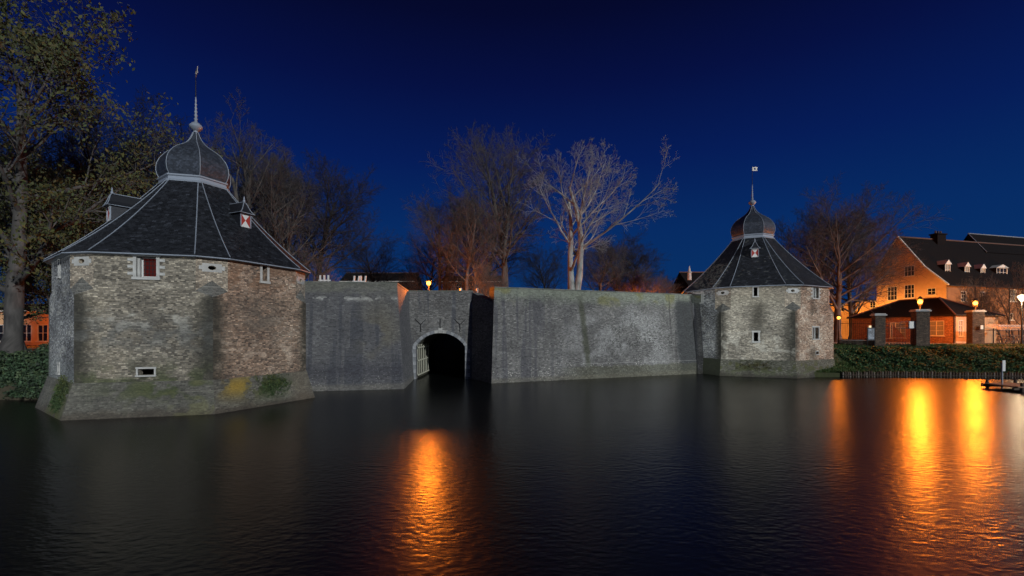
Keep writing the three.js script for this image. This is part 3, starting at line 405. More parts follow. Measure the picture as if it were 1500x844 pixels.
{ const t = thing('timber_revetment', 'row of dark timber stakes holding the foot of the bank', 'revetment'), r = rnd(15), g = new THREE.CylinderGeometry(.075, .085, 1.3, 7); let k = 0;
  for (let x = 29; x < 57; x += .2 + r() * .06) { const m = mesh('stake', g, k++ % 3 ? M.wood : M.stakePale, t); m.position.copy(P(x, shoreD(x) - .12, -.22 + r() * .14)); m.rotation.set((r() - .5) * .08, r() * 6, (r() - .5) * .08); }
  for (const y of [.2]) for (let x = 29; x < 57; x += 4) mesh('waling', bar(P(x, shoreD(x) - .23, y), P(x + 4, shoreD(x + 4) - .23, y), .04, 5), M.wood, t); }

// ---------------------------------------------------------------- houses
function windowInto(parent, pos, turn, w, h, nx, ny, pane, frame = M.frame, name = 'window') {
  const g = grp(name, parent); g.position.copy(pos); g.rotation.y = turn; const f = .08;
  mesh('frame', merged([box(f, h, .1, -w / 2 + f / 2, 0, -.06), box(f, h, .1, w / 2 - f / 2, 0, -.06), box(w - 2 * f, f, .1, 0, h / 2 - f / 2, -.06), box(w - 2 * f, f, .1, 0, -h / 2 + f / 2, -.06)]), frame, g);
  const b = []; for (let i = 1; i < nx; i++) b.push(box(.05, h - 2 * f, .06, -w / 2 + w * i / nx, 0, -.07)); for (let j = 1; j < ny; j++) b.push(box(w - 2 * f, .045, .05, 0, -h / 2 + h * j / ny, -.0705)); if (b.length) mesh('glazing_bars', merged(b), frame, g);
  mesh('sill', box(w + .2, .08, .16, 0, -h / 2 - .04, .06), frame, g);
  for (let i = 0; i < nx; i++) for (let j = 0; j < ny; j++) if (nx * ny <= 6) mesh('pane', box(w / nx - .01, h / ny - .01, .015, -w / 2 + w * (i + .5) / nx, -h / 2 + h * (j + .5) / ny, -.12), pane, g);
  if (nx * ny > 6) mesh('pane', box(w - .02, h - .02, .015, 0, 0, -.12), pane, g);
  return g;
}
const posterMat = new THREE.MeshStandardMaterial({ roughness: .5, map: tex(64, 128, (i, j) => { const v = 60 + 120 * fbm(i / 14, j / 18, 3); return [v * .9, v * .95, v]; }) });
const litPane = glowMat(new THREE.Color(1, .8, .5), .9), dimPane = new THREE.MeshPhysicalMaterial({ color: new THREE.Color().setRGB(.28, .29, .24), roughness: .25 }), skyPane = new THREE.MeshPhysicalMaterial({ color: new THREE.Color().setRGB(.015, .016, .018), roughness: .06 });
/* a wall from p (lower left as seen from outside) along unit dir, outline and holes in metres */
function wallOn(parent, name, p, dir, outline, holes, mat, th = .4) { const m = mesh(name, plate(outline, holes.map((q) => rect(...q)), th), mat, parent); m.position.copy(p); m.rotation.y = Math.atan2(-dir.z, dir.x); return m; }
const brickHouse = brickMat(0, 0, 6, 4, 90, { seed: 81, palette: [[118, 78, 56], [142, 96, 68], [158, 110, 80], [172, 126, 94]], vary: .25, patchy: .7, mortar: [120, 108, 94], course: .075, length: .23, bump: .008 });
const brickPier = brickMat(0, 0, 3, 4, 100, { seed: 83, palette: [[46, 37, 30], [64, 52, 41], [82, 67, 53], [98, 82, 66]], vary: .4, patchy: .8, mortar: [100, 94, 84], course: .085, length: .25, bump: .014 });
const th = 15 * Math.PI / 180, ud = V(-Math.sin(th), 0, -Math.cos(th)), vd = V(Math.cos(th), 0, -Math.sin(th)); // deeper into the court / to its right
{ // gatehouse with a hipped roof
  const t = thing('gatehouse', 'low brick gatehouse with hipped roof behind the gate piers', 'house'), c = P(57, 59, RG), Lf = 13.4, Ls = 8.2, H = 3.65, left = c.clone().addScaledVector(ud, Lf), nF = vd.clone().negate(), nS = ud.clone().negate();
  const onF = (px, py) => { const q = onPlane(px, py, c, nF); return [q.clone().sub(left).dot(ud) * -1, q.y - RG]; }, onS = (px, py) => { const q = onPlane(px, py, c, nS); return [q.clone().sub(c).dot(vd), q.y - RG]; };
  const fw = [[1281, 486, 1.9, 2.0, 2, 2, litPane], [1301, 486, 1.3, 2.0, 2, 3, dimPane], [1315, 483.5, 2.1, 2.2, 3, 3, dimPane], [1371, 481, 1.9, 2.0, 2, 3, dimPane]].map(([px, py, ...z]) => [...onF(px, py), ...z]), sw = [[1408, 481, .85, 2.1, 2, 3, dimPane]].map(([px, py, ...z]) => [...onS(px, py), ...z]);
  wallOn(t, 'wall', left, ud.clone().negate(), [[0, 0], [Lf, 0], [Lf, H], [0, H]], fw.map((q) => q.slice(0, 4)), brickHouse);
  wallOn(t, 'wall', c.clone().addScaledVector(vd, .003), vd, [[0, 0], [Ls, 0], [Ls, H], [0, H]], sw.map((q) => q.slice(0, 4)), M.plaster);
  const aF = Math.atan2(ud.z, -ud.x), aS = Math.atan2(-vd.z, vd.x);
  for (const [x, y, w, h, nx, ny, pm] of fw) windowInto(t, left.clone().addScaledVector(ud, -x).add(V(0, y, 0)), aF, w, h, nx, ny, pm);
  for (const [x, y, w, h, nx, ny, pm] of sw) windowInto(t, c.clone().addScaledVector(vd, x).add(V(0, y, 0)), aS, w, h, nx, ny, pm);
  mesh('drainpipe', cyl(.06, .06, H, c.x - .05, RG, c.z + .1, 8), M.iron, t);
  const o = .5, e = (a, b) => c.clone().addScaledVector(ud, a).addScaledVector(vd, b).setY(RG + H), E1 = e(-o, -o), E2 = e(-o, Ls + o), E3 = e(Lf + o, Ls + o), E4 = e(Lf + o, -o), R1 = e(4.2, Ls / 2).setY(8.75), R2 = e(Lf - 4.2, Ls / 2).setY(8.75);
  const slopes = [[E4, E1, R1, R2], [E1, E2, R1], [E2, E3, R2, R1], [E3, E4, R2]];
  for (const s of slopes) { const T = s.length === 4 ? quadTris(...s) : s, x = s[1].clone().sub(s[0]).normalize(); mesh('roof_slope', polyGeo(T, T.map((p) => [p.clone().sub(s[0]).dot(x), p.y * 1.3])), M.roofTile, t); }
  for (const [a, b] of [[E1, R1], [E2, R1], [E3, R2], [E4, R2], [R1, R2]]) mesh('ridge_tiles', bar(a, b, .11, 6), M.ridge, t);
  for (const [a, b] of [[E4, E1], [E1, E2], [E2, E3], [E3, E4]]) mesh('gutter', bar(a, b, .09, 6), M.iron, t);
  const sof = quadTris(E4, E3, E2, E1).map((p) => p.clone().add(V(0, -.03, 0))); mesh('soffit', polyGeo(sof), M.frame, t);
}
{ // long house: tall gable end towards the water, long slope with dormers
  const t = thing('long_house', 'tall plastered house with steep gable, chimney and roof dormers', 'house'), s0 = P(66.5, 70, RG), Wg = 10.4, Ln = 40, g = ud, n = vd.clone().negate();
  const gp = (a, h) => s0.clone().addScaledVector(ud, a).setY(RG + h), left = gp(Wg, 0), onG = (px, py) => { const q = onPlane(px, py, s0, n); return [Wg - q.clone().sub(s0).dot(ud), q.y - RG]; };
  const gw2 = [[1332, 397, 1.55, 1.7, 3, 2, skyPane], [1307, 430, 1.6, 2.3, 3, 3, skyPane], [1332, 427, 1.55, 2.2, 3, 3, skyPane], [1364.5, 427, 1.2, 1.05, 2, 2, skyPane]].map(([px, py, ...z]) => [...onG(px, py), ...z]);
  wallOn(t, 'gable_wall', left, ud.clone().negate(), [[0, 0], [Wg, 0], [Wg, 8.8], [Wg - 2.8, 11.6], [Wg - 6.8, 17.2], [0, 12.0]], gw2.map((q) => q.slice(0, 4)), M.plaster);
  const aG = Math.atan2(ud.z, -ud.x), aS = Math.atan2(-vd.z, vd.x);
  for (const [x, y, w, h, nx, ny, pm] of gw2) windowInto(t, left.clone().addScaledVector(ud, -x).add(V(0, y, 0)), aG, w, h, nx, ny, pm);
  const nS = ud.clone().negate(), onS = (px, py) => { const q = onPlane(px, py, s0, nS); return [q.clone().sub(s0).dot(vd), q.y - RG]; };
  const sw = [[1484, 433, 1.7, 2.0, 2, 2, dimPane], [1481, 464, 1.1, 1.1, 2, 2, skyPane], [1412, 434, 1.2, 1.6, 2, 3, skyPane], [1440, 435, 1.2, 1.6, 2, 3, skyPane]].map(([px, py, ...z]) => [...onS(px, py), ...z]);
  wallOn(t, 'side_wall', s0.clone().addScaledVector(vd, .003), vd, [[0, 0], [Ln, 0], [Ln, 8.8], [0, 8.8]], sw.map((q) => q.slice(0, 4)), M.shadedSidePlaster);
  for (const [x, y, w, h, nx, ny, pm] of sw) windowInto(t, s0.clone().addScaledVector(vd, x).add(V(0, y, 0)), aS, w, h, nx, ny, pm);
  const rp = (a, b, h) => s0.clone().addScaledVector(ud, a).addScaledVector(vd, b).setY(RG + h), rs = (name, ...q) => { const T = quadTris(...q), x = q[1].clone().sub(q[0]).normalize(); return mesh(name, polyGeo(T, T.map((p) => [p.clone().sub(q[0]).dot(x), p.y * 1.3])), M.roofTile, t); };
  rs('roof_slope', rp(-.4, -.15, 8.6), rp(-.4, Ln, 8.6), rp(2.8, Ln, 11.75), rp(2.8, -.15, 11.75));
  rs('roof_slope', rp(2.8, -.15, 11.75), rp(2.8, Ln, 11.75), rp(6.8, Ln, 17.35), rp(6.8, -.15, 17.35));
  rs('roof_slope', rp(6.8, -.15, 17.35), rp(6.8, Ln, 17.35), rp(11, Ln, 11.5), rp(11, -.15, 11.5));
  mesh('ridge_tiles', bar(rp(6.8, -.2, 17.4), rp(6.8, Ln, 17.4), .13, 6), M.ridge, t);
  rs('wing_roof', rp(5.2, 18.3, 15.35), rp(5.2, Ln + 6, 15.35), rp(8.4, Ln + 6, 19.3), rp(8.4, 19.2, 19.3)); { const T = [rp(5.2, 18.3, 15.35), rp(8.4, 19.2, 19.3), rp(12, 17.5, 12)]; mesh('wing_hip', polyGeo(T, T.map((p) => [p.z, p.y])), M.roofTile, t); } mesh('wing_ridge', bar(rp(8.4, 19.2, 19.35), rp(8.4, Ln + 6, 19.35), .1, 6), M.zinc, t); mesh('wing_hip_lead', bar(rp(8.4, 19.2, 19.35), rp(5.2, 18.3, 15.4), .06, 6), M.zinc, t);
  for (const [a, b] of [[rp(6.8, -.16, 17.42), rp(2.8, -.16, 11.8)], [rp(2.8, -.16, 11.8), rp(-.4, -.16, 8.66)], [rp(6.8, -.16, 17.42), rp(10.8, -.16, 11.9)]]) mesh('verge_board', bar(a, b, .13, 6), M.frame, t);
  mesh('gutter', bar(rp(-.45, 0, 8.55), rp(-.45, Ln, 8.55), .1, 6), M.iron, t);
  for (const b of [6.2, 14]) mesh('drainpipe', bar(rp(-.07, b, 0), rp(-.07, b, 8.5), .06, 6), M.iron, t);
  { const ch = grp('chimney', t), c = rp(6.6, 8.8, 16.4); mesh('stack', box(2, 2.3, 1.1).rotateY(aS).translate(c.x, c.y + .55, c.z), M.roofTile, ch); mesh('chimney_cap', box(2.3, .2, 1.4).rotateY(aS).translate(c.x, c.y + 1.8, c.z), M.roofTile, ch); for (const k of [-.6, 0, .6]) mesh('chimney_pot', cyl(.16, .13, .5, c.x + vd.x * k, c.y + 1.9, c.z + vd.z * k, 8), M.ridge, ch); }
  const dormer = (px, py, w, h, nx, pointed) => { const q = onPlane(px, py, rp(2.2, 0, 0), nS), b = q.clone().sub(s0).dot(vd), d = grp('dormer', t), y = q.y - h / 2; d.position.copy(rp(2.2, b, 0).setY(y)); d.rotation.y = aS;
    mesh('cheeks', merged([box(.08, h, 3, -w / 2 - .04, h / 2, -1.5), box(.08, h, 3, w / 2 + .04, h / 2, -1.5)]), M.roofTile, d);
    windowInto(d, V(0, h / 2, .02), 0, w, h, nx, 2, pointed ? dimPane : skyPane, M.frame, 'dormer_window');
    const rh = pointed ? .75 : .55, T = []; const a = [V(-w / 2 - .15, h, .15), V(w / 2 + .15, h, .15), V(0, h + rh, .15)], bb = a.map((p) => p.clone().setZ(-3)); T.push(...a, ...quadTris(a[1], bb[1], bb[2], a[2]), ...quadTris(bb[0], a[0], a[2], bb[2])); mesh('dormer_roof', polyGeo(T), pointed ? M.frame : M.frame, d); };
  dormer(1388.5, 395, 1.15, 1.7, 2, true); dormer(1417, 398, 1.1, 1.6, 2, true); dormer(1440, 400, 1.05, 1.5, 2, true); dormer(1468, 399, 2.6, 1.5, 3, false);
}
{ // low wing left of the gable, and a second one behind the tower
  const mk = (label, a, b, d, h, rh, wins) => { const t = thing('low_house', label, 'house'), p = P((a - 750) / F * d, d, RG), W = (b - a) / F * d, holes = wins.map(([px, py, w, hh]) => [(px - 750) / F * d - p.x, EYE + (HY - py) / F * d - RG, w, hh]);
    wallOn(t, 'wall', p, V(1, 0, 0), [[0, 0], [W, 0], [W, h], [0, h]], holes, M.plaster); holes.forEach(([x, y, w, hh]) => windowInto(t, p.clone().add(V(x, y, 0)), 0, w, hh, 2, 3, skyPane));
    const T = quadTris(p.clone().add(V(-.2, h - .05, .4)), p.clone().add(V(W + .2, h - .05, .4)), p.clone().add(V(W + .2, h + rh, -5)), p.clone().add(V(-.2, h + rh, -5))); mesh('roof_slope', polyGeo(T, T.map((q) => [q.x, q.z])), M.roofTile, t); mesh('gutter', bar(p.clone().add(V(-.2, h - .05, .42)), p.clone().add(V(W + .2, h - .05, .42)), .08), M.iron, t); wallOn(t, 'back_wall', p.clone().add(V(0, 0, -9)), V(1, 0, 0), [[0, 0], [W, 0], [W, h], [0, h]], [], M.plaster); };
  mk('low plastered wing beside the tall gable', 1256, 1287, 83, 7.2, .6, [[1279, 446, 1.1, 1.3]]);
  mk('long low orange-lit house behind the bank tower', 1196, 1258, 88, 6.6, .5, [[1232.5, 450, 1.2, 1.6]]);
}
// gate piers with their lanterns
const pier = (label, px, top, base, wpx, d, I) => {
  const t = thing('gate_pier', label, 'pier', P((px - 750) / F * d, d, RG), -.3, 'brick gate piers'), w = wpx / F * d, h = (base - top) / F * d;
  mesh('shaft', (() => { const g = box(w, h, w, 0, h / 2, 0); const u = g.attributes.uv; for (let i = 0; i < u.count; i++) u.setXY(i, u.getX(i) * w, u.getY(i) * h); return g; })(), brickPier, t);
  mesh('cap_stone', merged([box(w + .22, .14, w + .22, 0, h + .071, 0), box(w + .06, .1, w + .06, 0, h + .192, 0)]), M.stone, t); return [t, h + .24];
};
const [pierA, hA] = pier('brick gate pier carrying a lantern beside the iron gate', 1348, 457, 507, 16, 48.5), [pierB, hB] = pier('brick gate pier carrying a lantern before the plastered gatehouse side', 1429, 457, 504.5, 14, 53), [pierC] = pier('slim grey brick gate pier without a lantern', 1287, 463, 507, 12.5, 48.5);
const lantern = (label, p, I) => { const t = thing('pier_lantern', label, 'lantern', p, 0, 'lanterns on the gate piers'); mesh('stem', cyl(.06, .04, .45, 0, 0, 0, 8), M.iron, t);
  mesh('bulb', new THREE.SphereGeometry(.21, 14, 10).translate(0, .8, 0), sodiumGlow, t); const q = (r, y, i) => V(r * Math.cos(i * Math.PI / 3), y, r * Math.sin(i * Math.PI / 3));
  mesh('cage', merged(Array.from({ length: 6 }, (_, i) => [bar(q(.17, .48, i), q(.27, 1.08, i), .013, 4), bar(q(.27, 1.08, i), q(.27, 1.08, i + 1), .013, 4), bar(q(.17, .48, i), q(.17, .48, i + 1), .013, 4)]).flat()), M.iron, t);
  mesh('lantern_cap', new THREE.LatheGeometry([[.02, 1.4], [.1, 1.32], [.3, 1.12], [.31, 1.08], [.05, 1.1]].map(([a, b]) => new THREE.Vector2(a, b)), 6), M.iron, t); lightAt(t, .82, I, sodium, 10); };
lantern('glowing sodium lantern on the pier beside the iron gate', pierA.position.clone().add(V(0, hA, 0)), 260);
lantern('glowing sodium lantern on the pier before the plastered wall', pierB.position.clone().add(V(0, hB, 0)), 260);
function railing(label, pts, h, gap, o = {}) { // iron railing along points [x, depth, ground]
  const t = thing('iron_railing', label, o.cat ?? 'railing'), g = new THREE.CylinderGeometry(.016, .016, h, 5);
  for (let i = 0; i + 1 < pts.length; i++) { const a = P(...pts[i]), b = P(...pts[i + 1]), n = Math.round(a.distanceTo(b) / gap); for (let k = 0; k <= n; k++) { const m = mesh('railing_bar', g, M.iron, t); m.position.copy(a.clone().lerp(b, k / n)).add(V(0, h / 2, 0)); } for (const y of [.12, h - .25, ...(o.mid ? [o.mid] : [])]) mesh('rail', bar(a.clone().add(V(0, y, .02)), b.clone().add(V(0, y, .02)), .026, 5), M.iron, t); }
  return t;
}
const gAt = (px, d) => [(px - 750) / F * d, d, RG];
railing('tall iron railing between the slim pier and the lantern pier', [gAt(1295, 48.5), gAt(1338, 48.5)], 2.55, .16, { mid: 1.9 });
railing('iron railing on a low wall beside the bank tower', [[gAt(1231, 50.5)[0], 50.5, RG + .55], [gAt(1279, 48.7)[0], 48.7, RG + .55]], 2.1, .17);
railing('iron railing beyond the second lantern pier', [gAt(1438, 53.5), gAt(1520, 54.5)], 1.9, .17);
{ const a = P(...gAt(1229, 50.6)), b = P(...gAt(1280, 48.6)), t = thing('low_wall', 'low grey brick wall under the railing beside the tower', 'wall'), d = b.clone().sub(a), g = box(d.length(), .55, .35); const u = g.attributes.uv; for (let i = 0; i < u.count; i++) u.setXY(i, u.getX(i) * d.length(), u.getY(i) * .55); const m = mesh('wall_face', g, brickPier, t); m.position.copy(a.clone().lerp(b, .5)).add(V(0, .27, 0)); m.rotation.y = Math.atan2(-d.z, d.x); const c = mesh('coping', box(d.length(), .06, .42), M.stone, t); c.position.copy(m.position).add(V(0, .306, 0)); c.rotation.y = m.rotation.y; }
{ const t = thing('notice_board', 'black framed notice board standing before the slim pier', 'notice board', P(...gAt(1276, 47.9))); for (const s of [-1, 1]) mesh('post', cyl(.03, .03, 1.95, s * .36, 0, 0, 6), M.iron, t); mesh('board', box(.78, 1.35, .05, 0, 1.25, 0), M.iron, t); mesh('poster', box(.62, 1.15, .01, 0, 1.25, .032), posterMat, t); }
{ const t = thing('gate_sign', 'pale rectangular sign board hung on the iron railing', 'sign', at(1336.5, 476, 48.3)); mesh('panel', box(.72, .72, .03), M.frame, t); mesh('sign_frame', merged([box(.76, .04, .05, 0, .38, 0), box(.76, .04, .05, 0, -.38, 0), box(.04, .72, .05, -.38, 0, 0), box(.04, .72, .05, .38, 0, 0)]), M.iron, t); }
{ const t = thing('gate_sign', 'dark bracket frame beside the pale sign board', 'sign', at(1326, 476, 48.3)); mesh('sign_frame', merged([box(.9, .04, .04, 0, .36, 0), box(.9, .04, .04, 0, -.36, 0), box(.04, .72, .04, -.45, 0, 0), box(.04, .72, .04, .43, 0, 0)]), M.iron, t); }
{ const t = thing('small_plate', 'small white plate fixed to the second lantern pier', 'sign', at(1438.5, 479.5, 52.2)); mesh('plate', box(.3, .45, .03), M.frame, t); mesh('bracket', box(.2, .04, .3, -.1, 0, -.17), M.iron, t); }
// bicycles in a rack
{ const bike = thing('bicycle', 'bicycle parked in the rack behind the railing', 'bicycle', null, 0, 'bicycles in the rack'), chrome = flat(.5, .48, .44, .35, { metalness: .6 }), paint = flat(.05, .05, .06, .4);
  for (const s of [-.52, .52]) { const w = grp('wheel', bike); mesh('tyre', new THREE.TorusGeometry(.33, .02, 6, 22).translate(s, .35, 0), M.iron, w); mesh('rim', new THREE.TorusGeometry(.305, .012, 5, 22).translate(s, .35, 0), chrome, w); mesh('spokes', merged(Array.from({ length: 8 }, (_, i) => bar(V(s, .35, 0), V(s + .3 * Math.cos(i * .785), .35 + .3 * Math.sin(i * .785), 0), .004, 3))), chrome, w); }
  const b = (x, y, X, Y, r = .018) => bar(V(x, y, 0), V(X, Y, 0), r, 6);
  mesh('frame', merged([b(-.52, .35, -.08, .32), b(-.08, .32, -.2, .85), b(-.2, .78, .36, .82), b(-.08, .32, .38, .74), b(-.52, .35, -.2, .76, .012), b(.52, .35, .36, .9)]), paint, bike);
  mesh('handlebar', merged([bar(V(.36, .9, 0), V(.34, 1.05, 0), .015), bar(V(.34, 1.05, -.27), V(.34, 1.05, .27), .014), bar(V(.34, 1.05, .27), V(.18, 1.06, .27), .014), bar(V(.34, 1.05, -.27), V(.18, 1.06, -.27), .014)]), chrome, bike);
  mesh('saddle', new THREE.SphereGeometry(.13, 10, 6).scale(1.1, .4, .7).translate(-.23, .94, 0), M.iron, bike); mesh('mudguard', new THREE.TorusGeometry(.365, .022, 4, 14, Math.PI).translate(-.52, .35, 0), chrome, bike); mesh('crank', merged([bar(V(-.08, .32, 0), V(-.02, .17, .06), .012), bar(V(-.08, .32, 0), V(-.14, .47, -.06), .012)]), chrome, bike); mesh('carrier', box(.36, .02, .12, -.52, .76, 0), chrome, bike);
  bike.userData.label = 'bicycle parked under the slatted shelter beside the lamp post';
  for (let i = 0; i < 7; i++) { const c = i ? bike.clone() : bike; if (i) { c.name = numbered('bicycle'); scene.add(c); } const p = P(...gAt(1462 + i * 6.5, 56 + (i % 2) * .3)); c.position.copy(p); c.rotation.set(0, .95 + (i % 3) * .1, (i % 2 ? .05 : -.04)); }
  const t = thing('bicycle_shelter', 'low shelter with pale slanted slats above the bicycles', 'shelter'), a = P(...gAt(1455, 56)), z = P(...gAt(1512, 57)), n = 14;
  for (let i = 0; i < n; i++) { const p = a.clone().lerp(z, i / (n - 1)); mesh('roof_slat', box(.3, .05, 2.0).rotateX(.35).rotateZ(-.25).translate(p.x, RG + 2.05, p.z), M.frame, t); }
  for (const y of [1.75, 2.2]) mesh('beam', bar(a.clone().setY(RG + y).add(V(0, 0, (y - 2) * 3)), z.clone().setY(RG + y).add(V(0, 0, (y - 2) * 3)), .05), M.frame, t);
  for (const f of [0, .33, .66, 1]) mesh('post', cyl(.05, .05, 1.9, a.x + (z.x - a.x) * f, RG, a.z + (z.z - a.z) * f, 6), M.iron, t); }
{ // lamp post with a conical white shade
  const p = P(...gAt(1497, 49.5)), t = thing('street_lamp', 'dark lamp post with lit white conical shade on the path', 'street lamp', p), h = 3.75 + .0; mesh('post', merged([cyl(.1, .06, h, 0, 0, 0, 10), cyl(.15, .12, .5, 0, 0, 0, 10)]), M.iron, t);
  const H = EYE + (HY - 442) / F * 49.5 - RG; mesh('post_top', cyl(.06, .05, H - h + .02, 0, h - .02, 0, 8), M.iron, t);
  mesh('lamp_shade', new THREE.LatheGeometry([[.08, 0], [.2, .2], [.34, .5], [.36, .52], [.3, .66], [.06, .78], [.0, .8]].map(([a, b]) => new THREE.Vector2(a, H + b)), 16), glowMat(new THREE.Color(1, .72, .42), 2.2), t);
  const l = lightAt(t, H - .12, 30, warmWhite, 6); l.position.x = -.3; l.position.z = .2; }
{ // landing stage and its sign post
  const t = thing('landing_stage', 'low timber landing stage at the water edge', 'jetty'), o = at(1478, 574, 30.5); for (let i = 0; i < 12; i++) mesh('deck_plank', box(.32, .07, 2.4, 33.6 + i * .34, .33, -31.4), M.plankPale, t); for (const z of [-29.6, -31.6]) mesh('beam', box(4.2, .16, .14, 35.4, .2, z - .8), M.wood, t); for (const x of [31.8, 33.8, 35.3]) for (const z of [-29.5, -31.72]) mesh('pile', cyl(.09, .09, 1.6, x + 2, -1, z - .8, 8), M.wood, t);
  mesh('white_fender', box(.9, .3, .08, 35.9, .22, -30.16), M.white, t); }
{ const t = thing('sign_post', 'slim pole with narrow white sign at the landing stage', 'sign', at(1468, 574, 31.6).setY(-.2)); mesh('pole', cyl(.045, .045, 2.1, 0, 0, 0, 8), M.zinc, t); mesh('sign_plate', box(.2, .75, .03, .06, 1.85, .06), M.white, t); }
{ const t = thing('moored_boat', 'dark open boat moored behind the landing stage', 'boat', P(43.4, 34.8, 0), .12), prof = [], T = []; const sec = (x) => { const k = Math.sqrt(Math.max(0, 1 - (x / 4.2) ** 4)); return [V(x, .62 + .18 * (x / 4) ** 2, .95 * k), V(x, .1, .75 * k), V(x, -.25, 0), V(x, .1, -.75 * k), V(x, .62 + .18 * (x / 4) ** 2, -.95 * k)]; };
  for (let i = 0; i < 16; i++) { const a = sec(-4.1 + i * 8.2 / 16), b = sec(-4.1 + (i + 1) * 8.2 / 16); for (let j = 0; j < 4; j++) T.push(...quadTris(a[j], a[j + 1], b[j + 1], b[j])); } mesh('hull', polyGeo(T), flat(.03, .032, .04, .4), t); for (const x of [-2, 0, 2]) mesh('thwart', box(.3, .05, 1.5, x, .45, 0), M.wood, t);
  for (const s of [1, 3]) mesh('gunwale', tube(Array.from({ length: 9 }, (_, i) => sec(-4 + i)[s === 1 ? 0 : 4]), .04, 5, 30), M.wood, t); }

// ---------------------------------------------------------------- trees
/* o: h height, r trunk radius, spread, fork height, counts per level, lean, droop; returns { trunk, crown, tips } */
function grow(seed, o) {
  const r = rnd(seed), trunk = { p: [], n: [], u: [] }, crown = { p: [], n: [], u: [] }, tips = [];
  const ring = (buf, pts, rad, sides) => { let N0, prev; const up = V(.31, .2, .93); let vl = 0; for (let i = 0; i < pts.length; i++) { const d = pts[Math.min(i + 1, pts.length - 1)].clone().sub(pts[Math.max(0, i - 1)]).normalize(), a = V().crossVectors(d, Math.abs(d.dot(up)) > .95 ? V(1, 0, 0) : up).normalize(), b = V().crossVectors(d, a), cur = []; if (i) vl += pts[i].distanceTo(pts[i - 1]); for (let k = 0; k <= sides; k++) { const t = k / sides * 6.2832, nn = a.clone().multiplyScalar(Math.cos(t)).addScaledVector(b, Math.sin(t)); cur.push([pts[i].clone().addScaledVector(nn, rad[i] * (1 + (rad[i] > .12 ? (vn(k * 1.7, i * 1.3) - .5) * .3 : 0))), nn, [k / sides * Math.max(.3, rad[i] * 6), vl]]); } if (prev) for (let k = 0; k < sides; k++) for (const q of [prev[k], prev[k + 1], cur[k + 1], prev[k], cur[k + 1], cur[k]]) { buf.p.push(q[0].x, q[0].y, q[0].z); buf.n.push(q[1].x, q[1].y, q[1].z); buf.u.push(...q[2]); } prev = cur; } };
  const counts = o.counts, ang = o.angle ?? [0, .75, .7, .7, .75, .8], ratio = o.ratio ?? [0, 0, .52, .5, .48, .5], wig = o.wiggle ?? .16, minR = o.minR ?? .011;
  function branch(p, d, len, rad, lvl) {
    const seg = lvl === 0 ? 10 : lvl === 1 ? 8 : lvl === 2 ? 5 : 3, pts = [p.clone()], rr = [rad], ds = [d.clone()], end = lvl === 0 ? .3 : .22; d = d.clone();
    for (let i = 1; i <= seg; i++) { d.x += (r() - .5) * wig * (1 + lvl * .35); d.z += (r() - .5) * wig * (1 + lvl * .35); d.y += (r() - .5) * wig * .6 + (lvl ? (o.up?.[lvl] ?? .05) : 0); d.normalize(); pts.push(pts[i - 1].clone().addScaledVector(d, len / seg)); rr.push(Math.max(minR * .6, rad * (1 - (1 - end) * i / seg) * (lvl === 0 && i === 1 ? .92 : 1))); ds.push(d.clone()); }
    if (lvl === 0) rr[0] *= 1.45;
    ring(lvl < 2 ? trunk : crown, pts, rr, lvl === 0 ? 10 : lvl === 1 ? 7 : lvl === 2 ? 5 : 3);
    if (lvl >= counts.length - 1) { tips.push([pts[seg], d.clone()]); if (r() < .5) tips.push([pts[seg - 1], d.clone()]); return; }
    const n = counts[lvl + 1], t0 = lvl === 0 ? o.fork : .18; let az = r() * 6.28;
    for (let k = 0; k < n; k++) { const t = t0 + (1 - t0) * ((k + .3 + r() * .6) / n), f = t * seg, i = Math.min(seg - 1, Math.floor(f)), q = pts[i].clone().lerp(pts[i + 1], f - i), dd = ds[i + 1]; az += 2.4 + (r() - .5) * .9;
      const a = V().crossVectors(dd, Math.abs(dd.y) > .9 ? V(1, 0, 0) : V(0, 1, 0)).normalize(), b = V().crossVectors(dd, a), an = (ang[lvl + 1]) * (.75 + r() * .5) * (lvl === 0 ? (1.15 - .5 * (t - t0) / (1 - t0)) : 1), cd = dd.clone().multiplyScalar(Math.cos(an)).addScaledVector(a, Math.sin(an) * Math.cos(az)).addScaledVector(b, Math.sin(an) * Math.sin(az));
      if (lvl === 0 && o.bias) cd.add(o.bias).normalize();
      const s = (t - t0) / (1 - t0), cl = lvl === 0 ? o.spread * (o.shape ? o.shape(s) : Math.sqrt(Math.max(.12, 1 - (s * 1.05 - .35) ** 2 * 1.6))) * (.75 + r() * .5) : len * ratio[lvl + 1] * (1.15 - .6 * t) * (.7 + r() * .6);
      branch(q, cd, cl, Math.max(minR, rr[i] * (lvl === 0 ? .5 : .55) * (.8 + r() * .3)), lvl + 1); }
  }
  for (const st of o.stems ?? [[0, 0, 0, 0, 1]]) branch(V(st[0], -.4, st[1]), V(st[2], 1, st[3]).normalize(), o.h * st[4], o.r * Math.sqrt(st[4]), 0);
  const geo = (b) => { const g = new THREE.BufferGeometry(); g.setAttribute('position', new THREE.Float32BufferAttribute(b.p, 3)); g.setAttribute('normal', new THREE.Float32BufferAttribute(b.n, 3)); g.setAttribute('uv', new THREE.Float32BufferAttribute(b.u, 2)); return g; };
  return { trunk: geo(trunk), crown: geo(crown), tips };
}
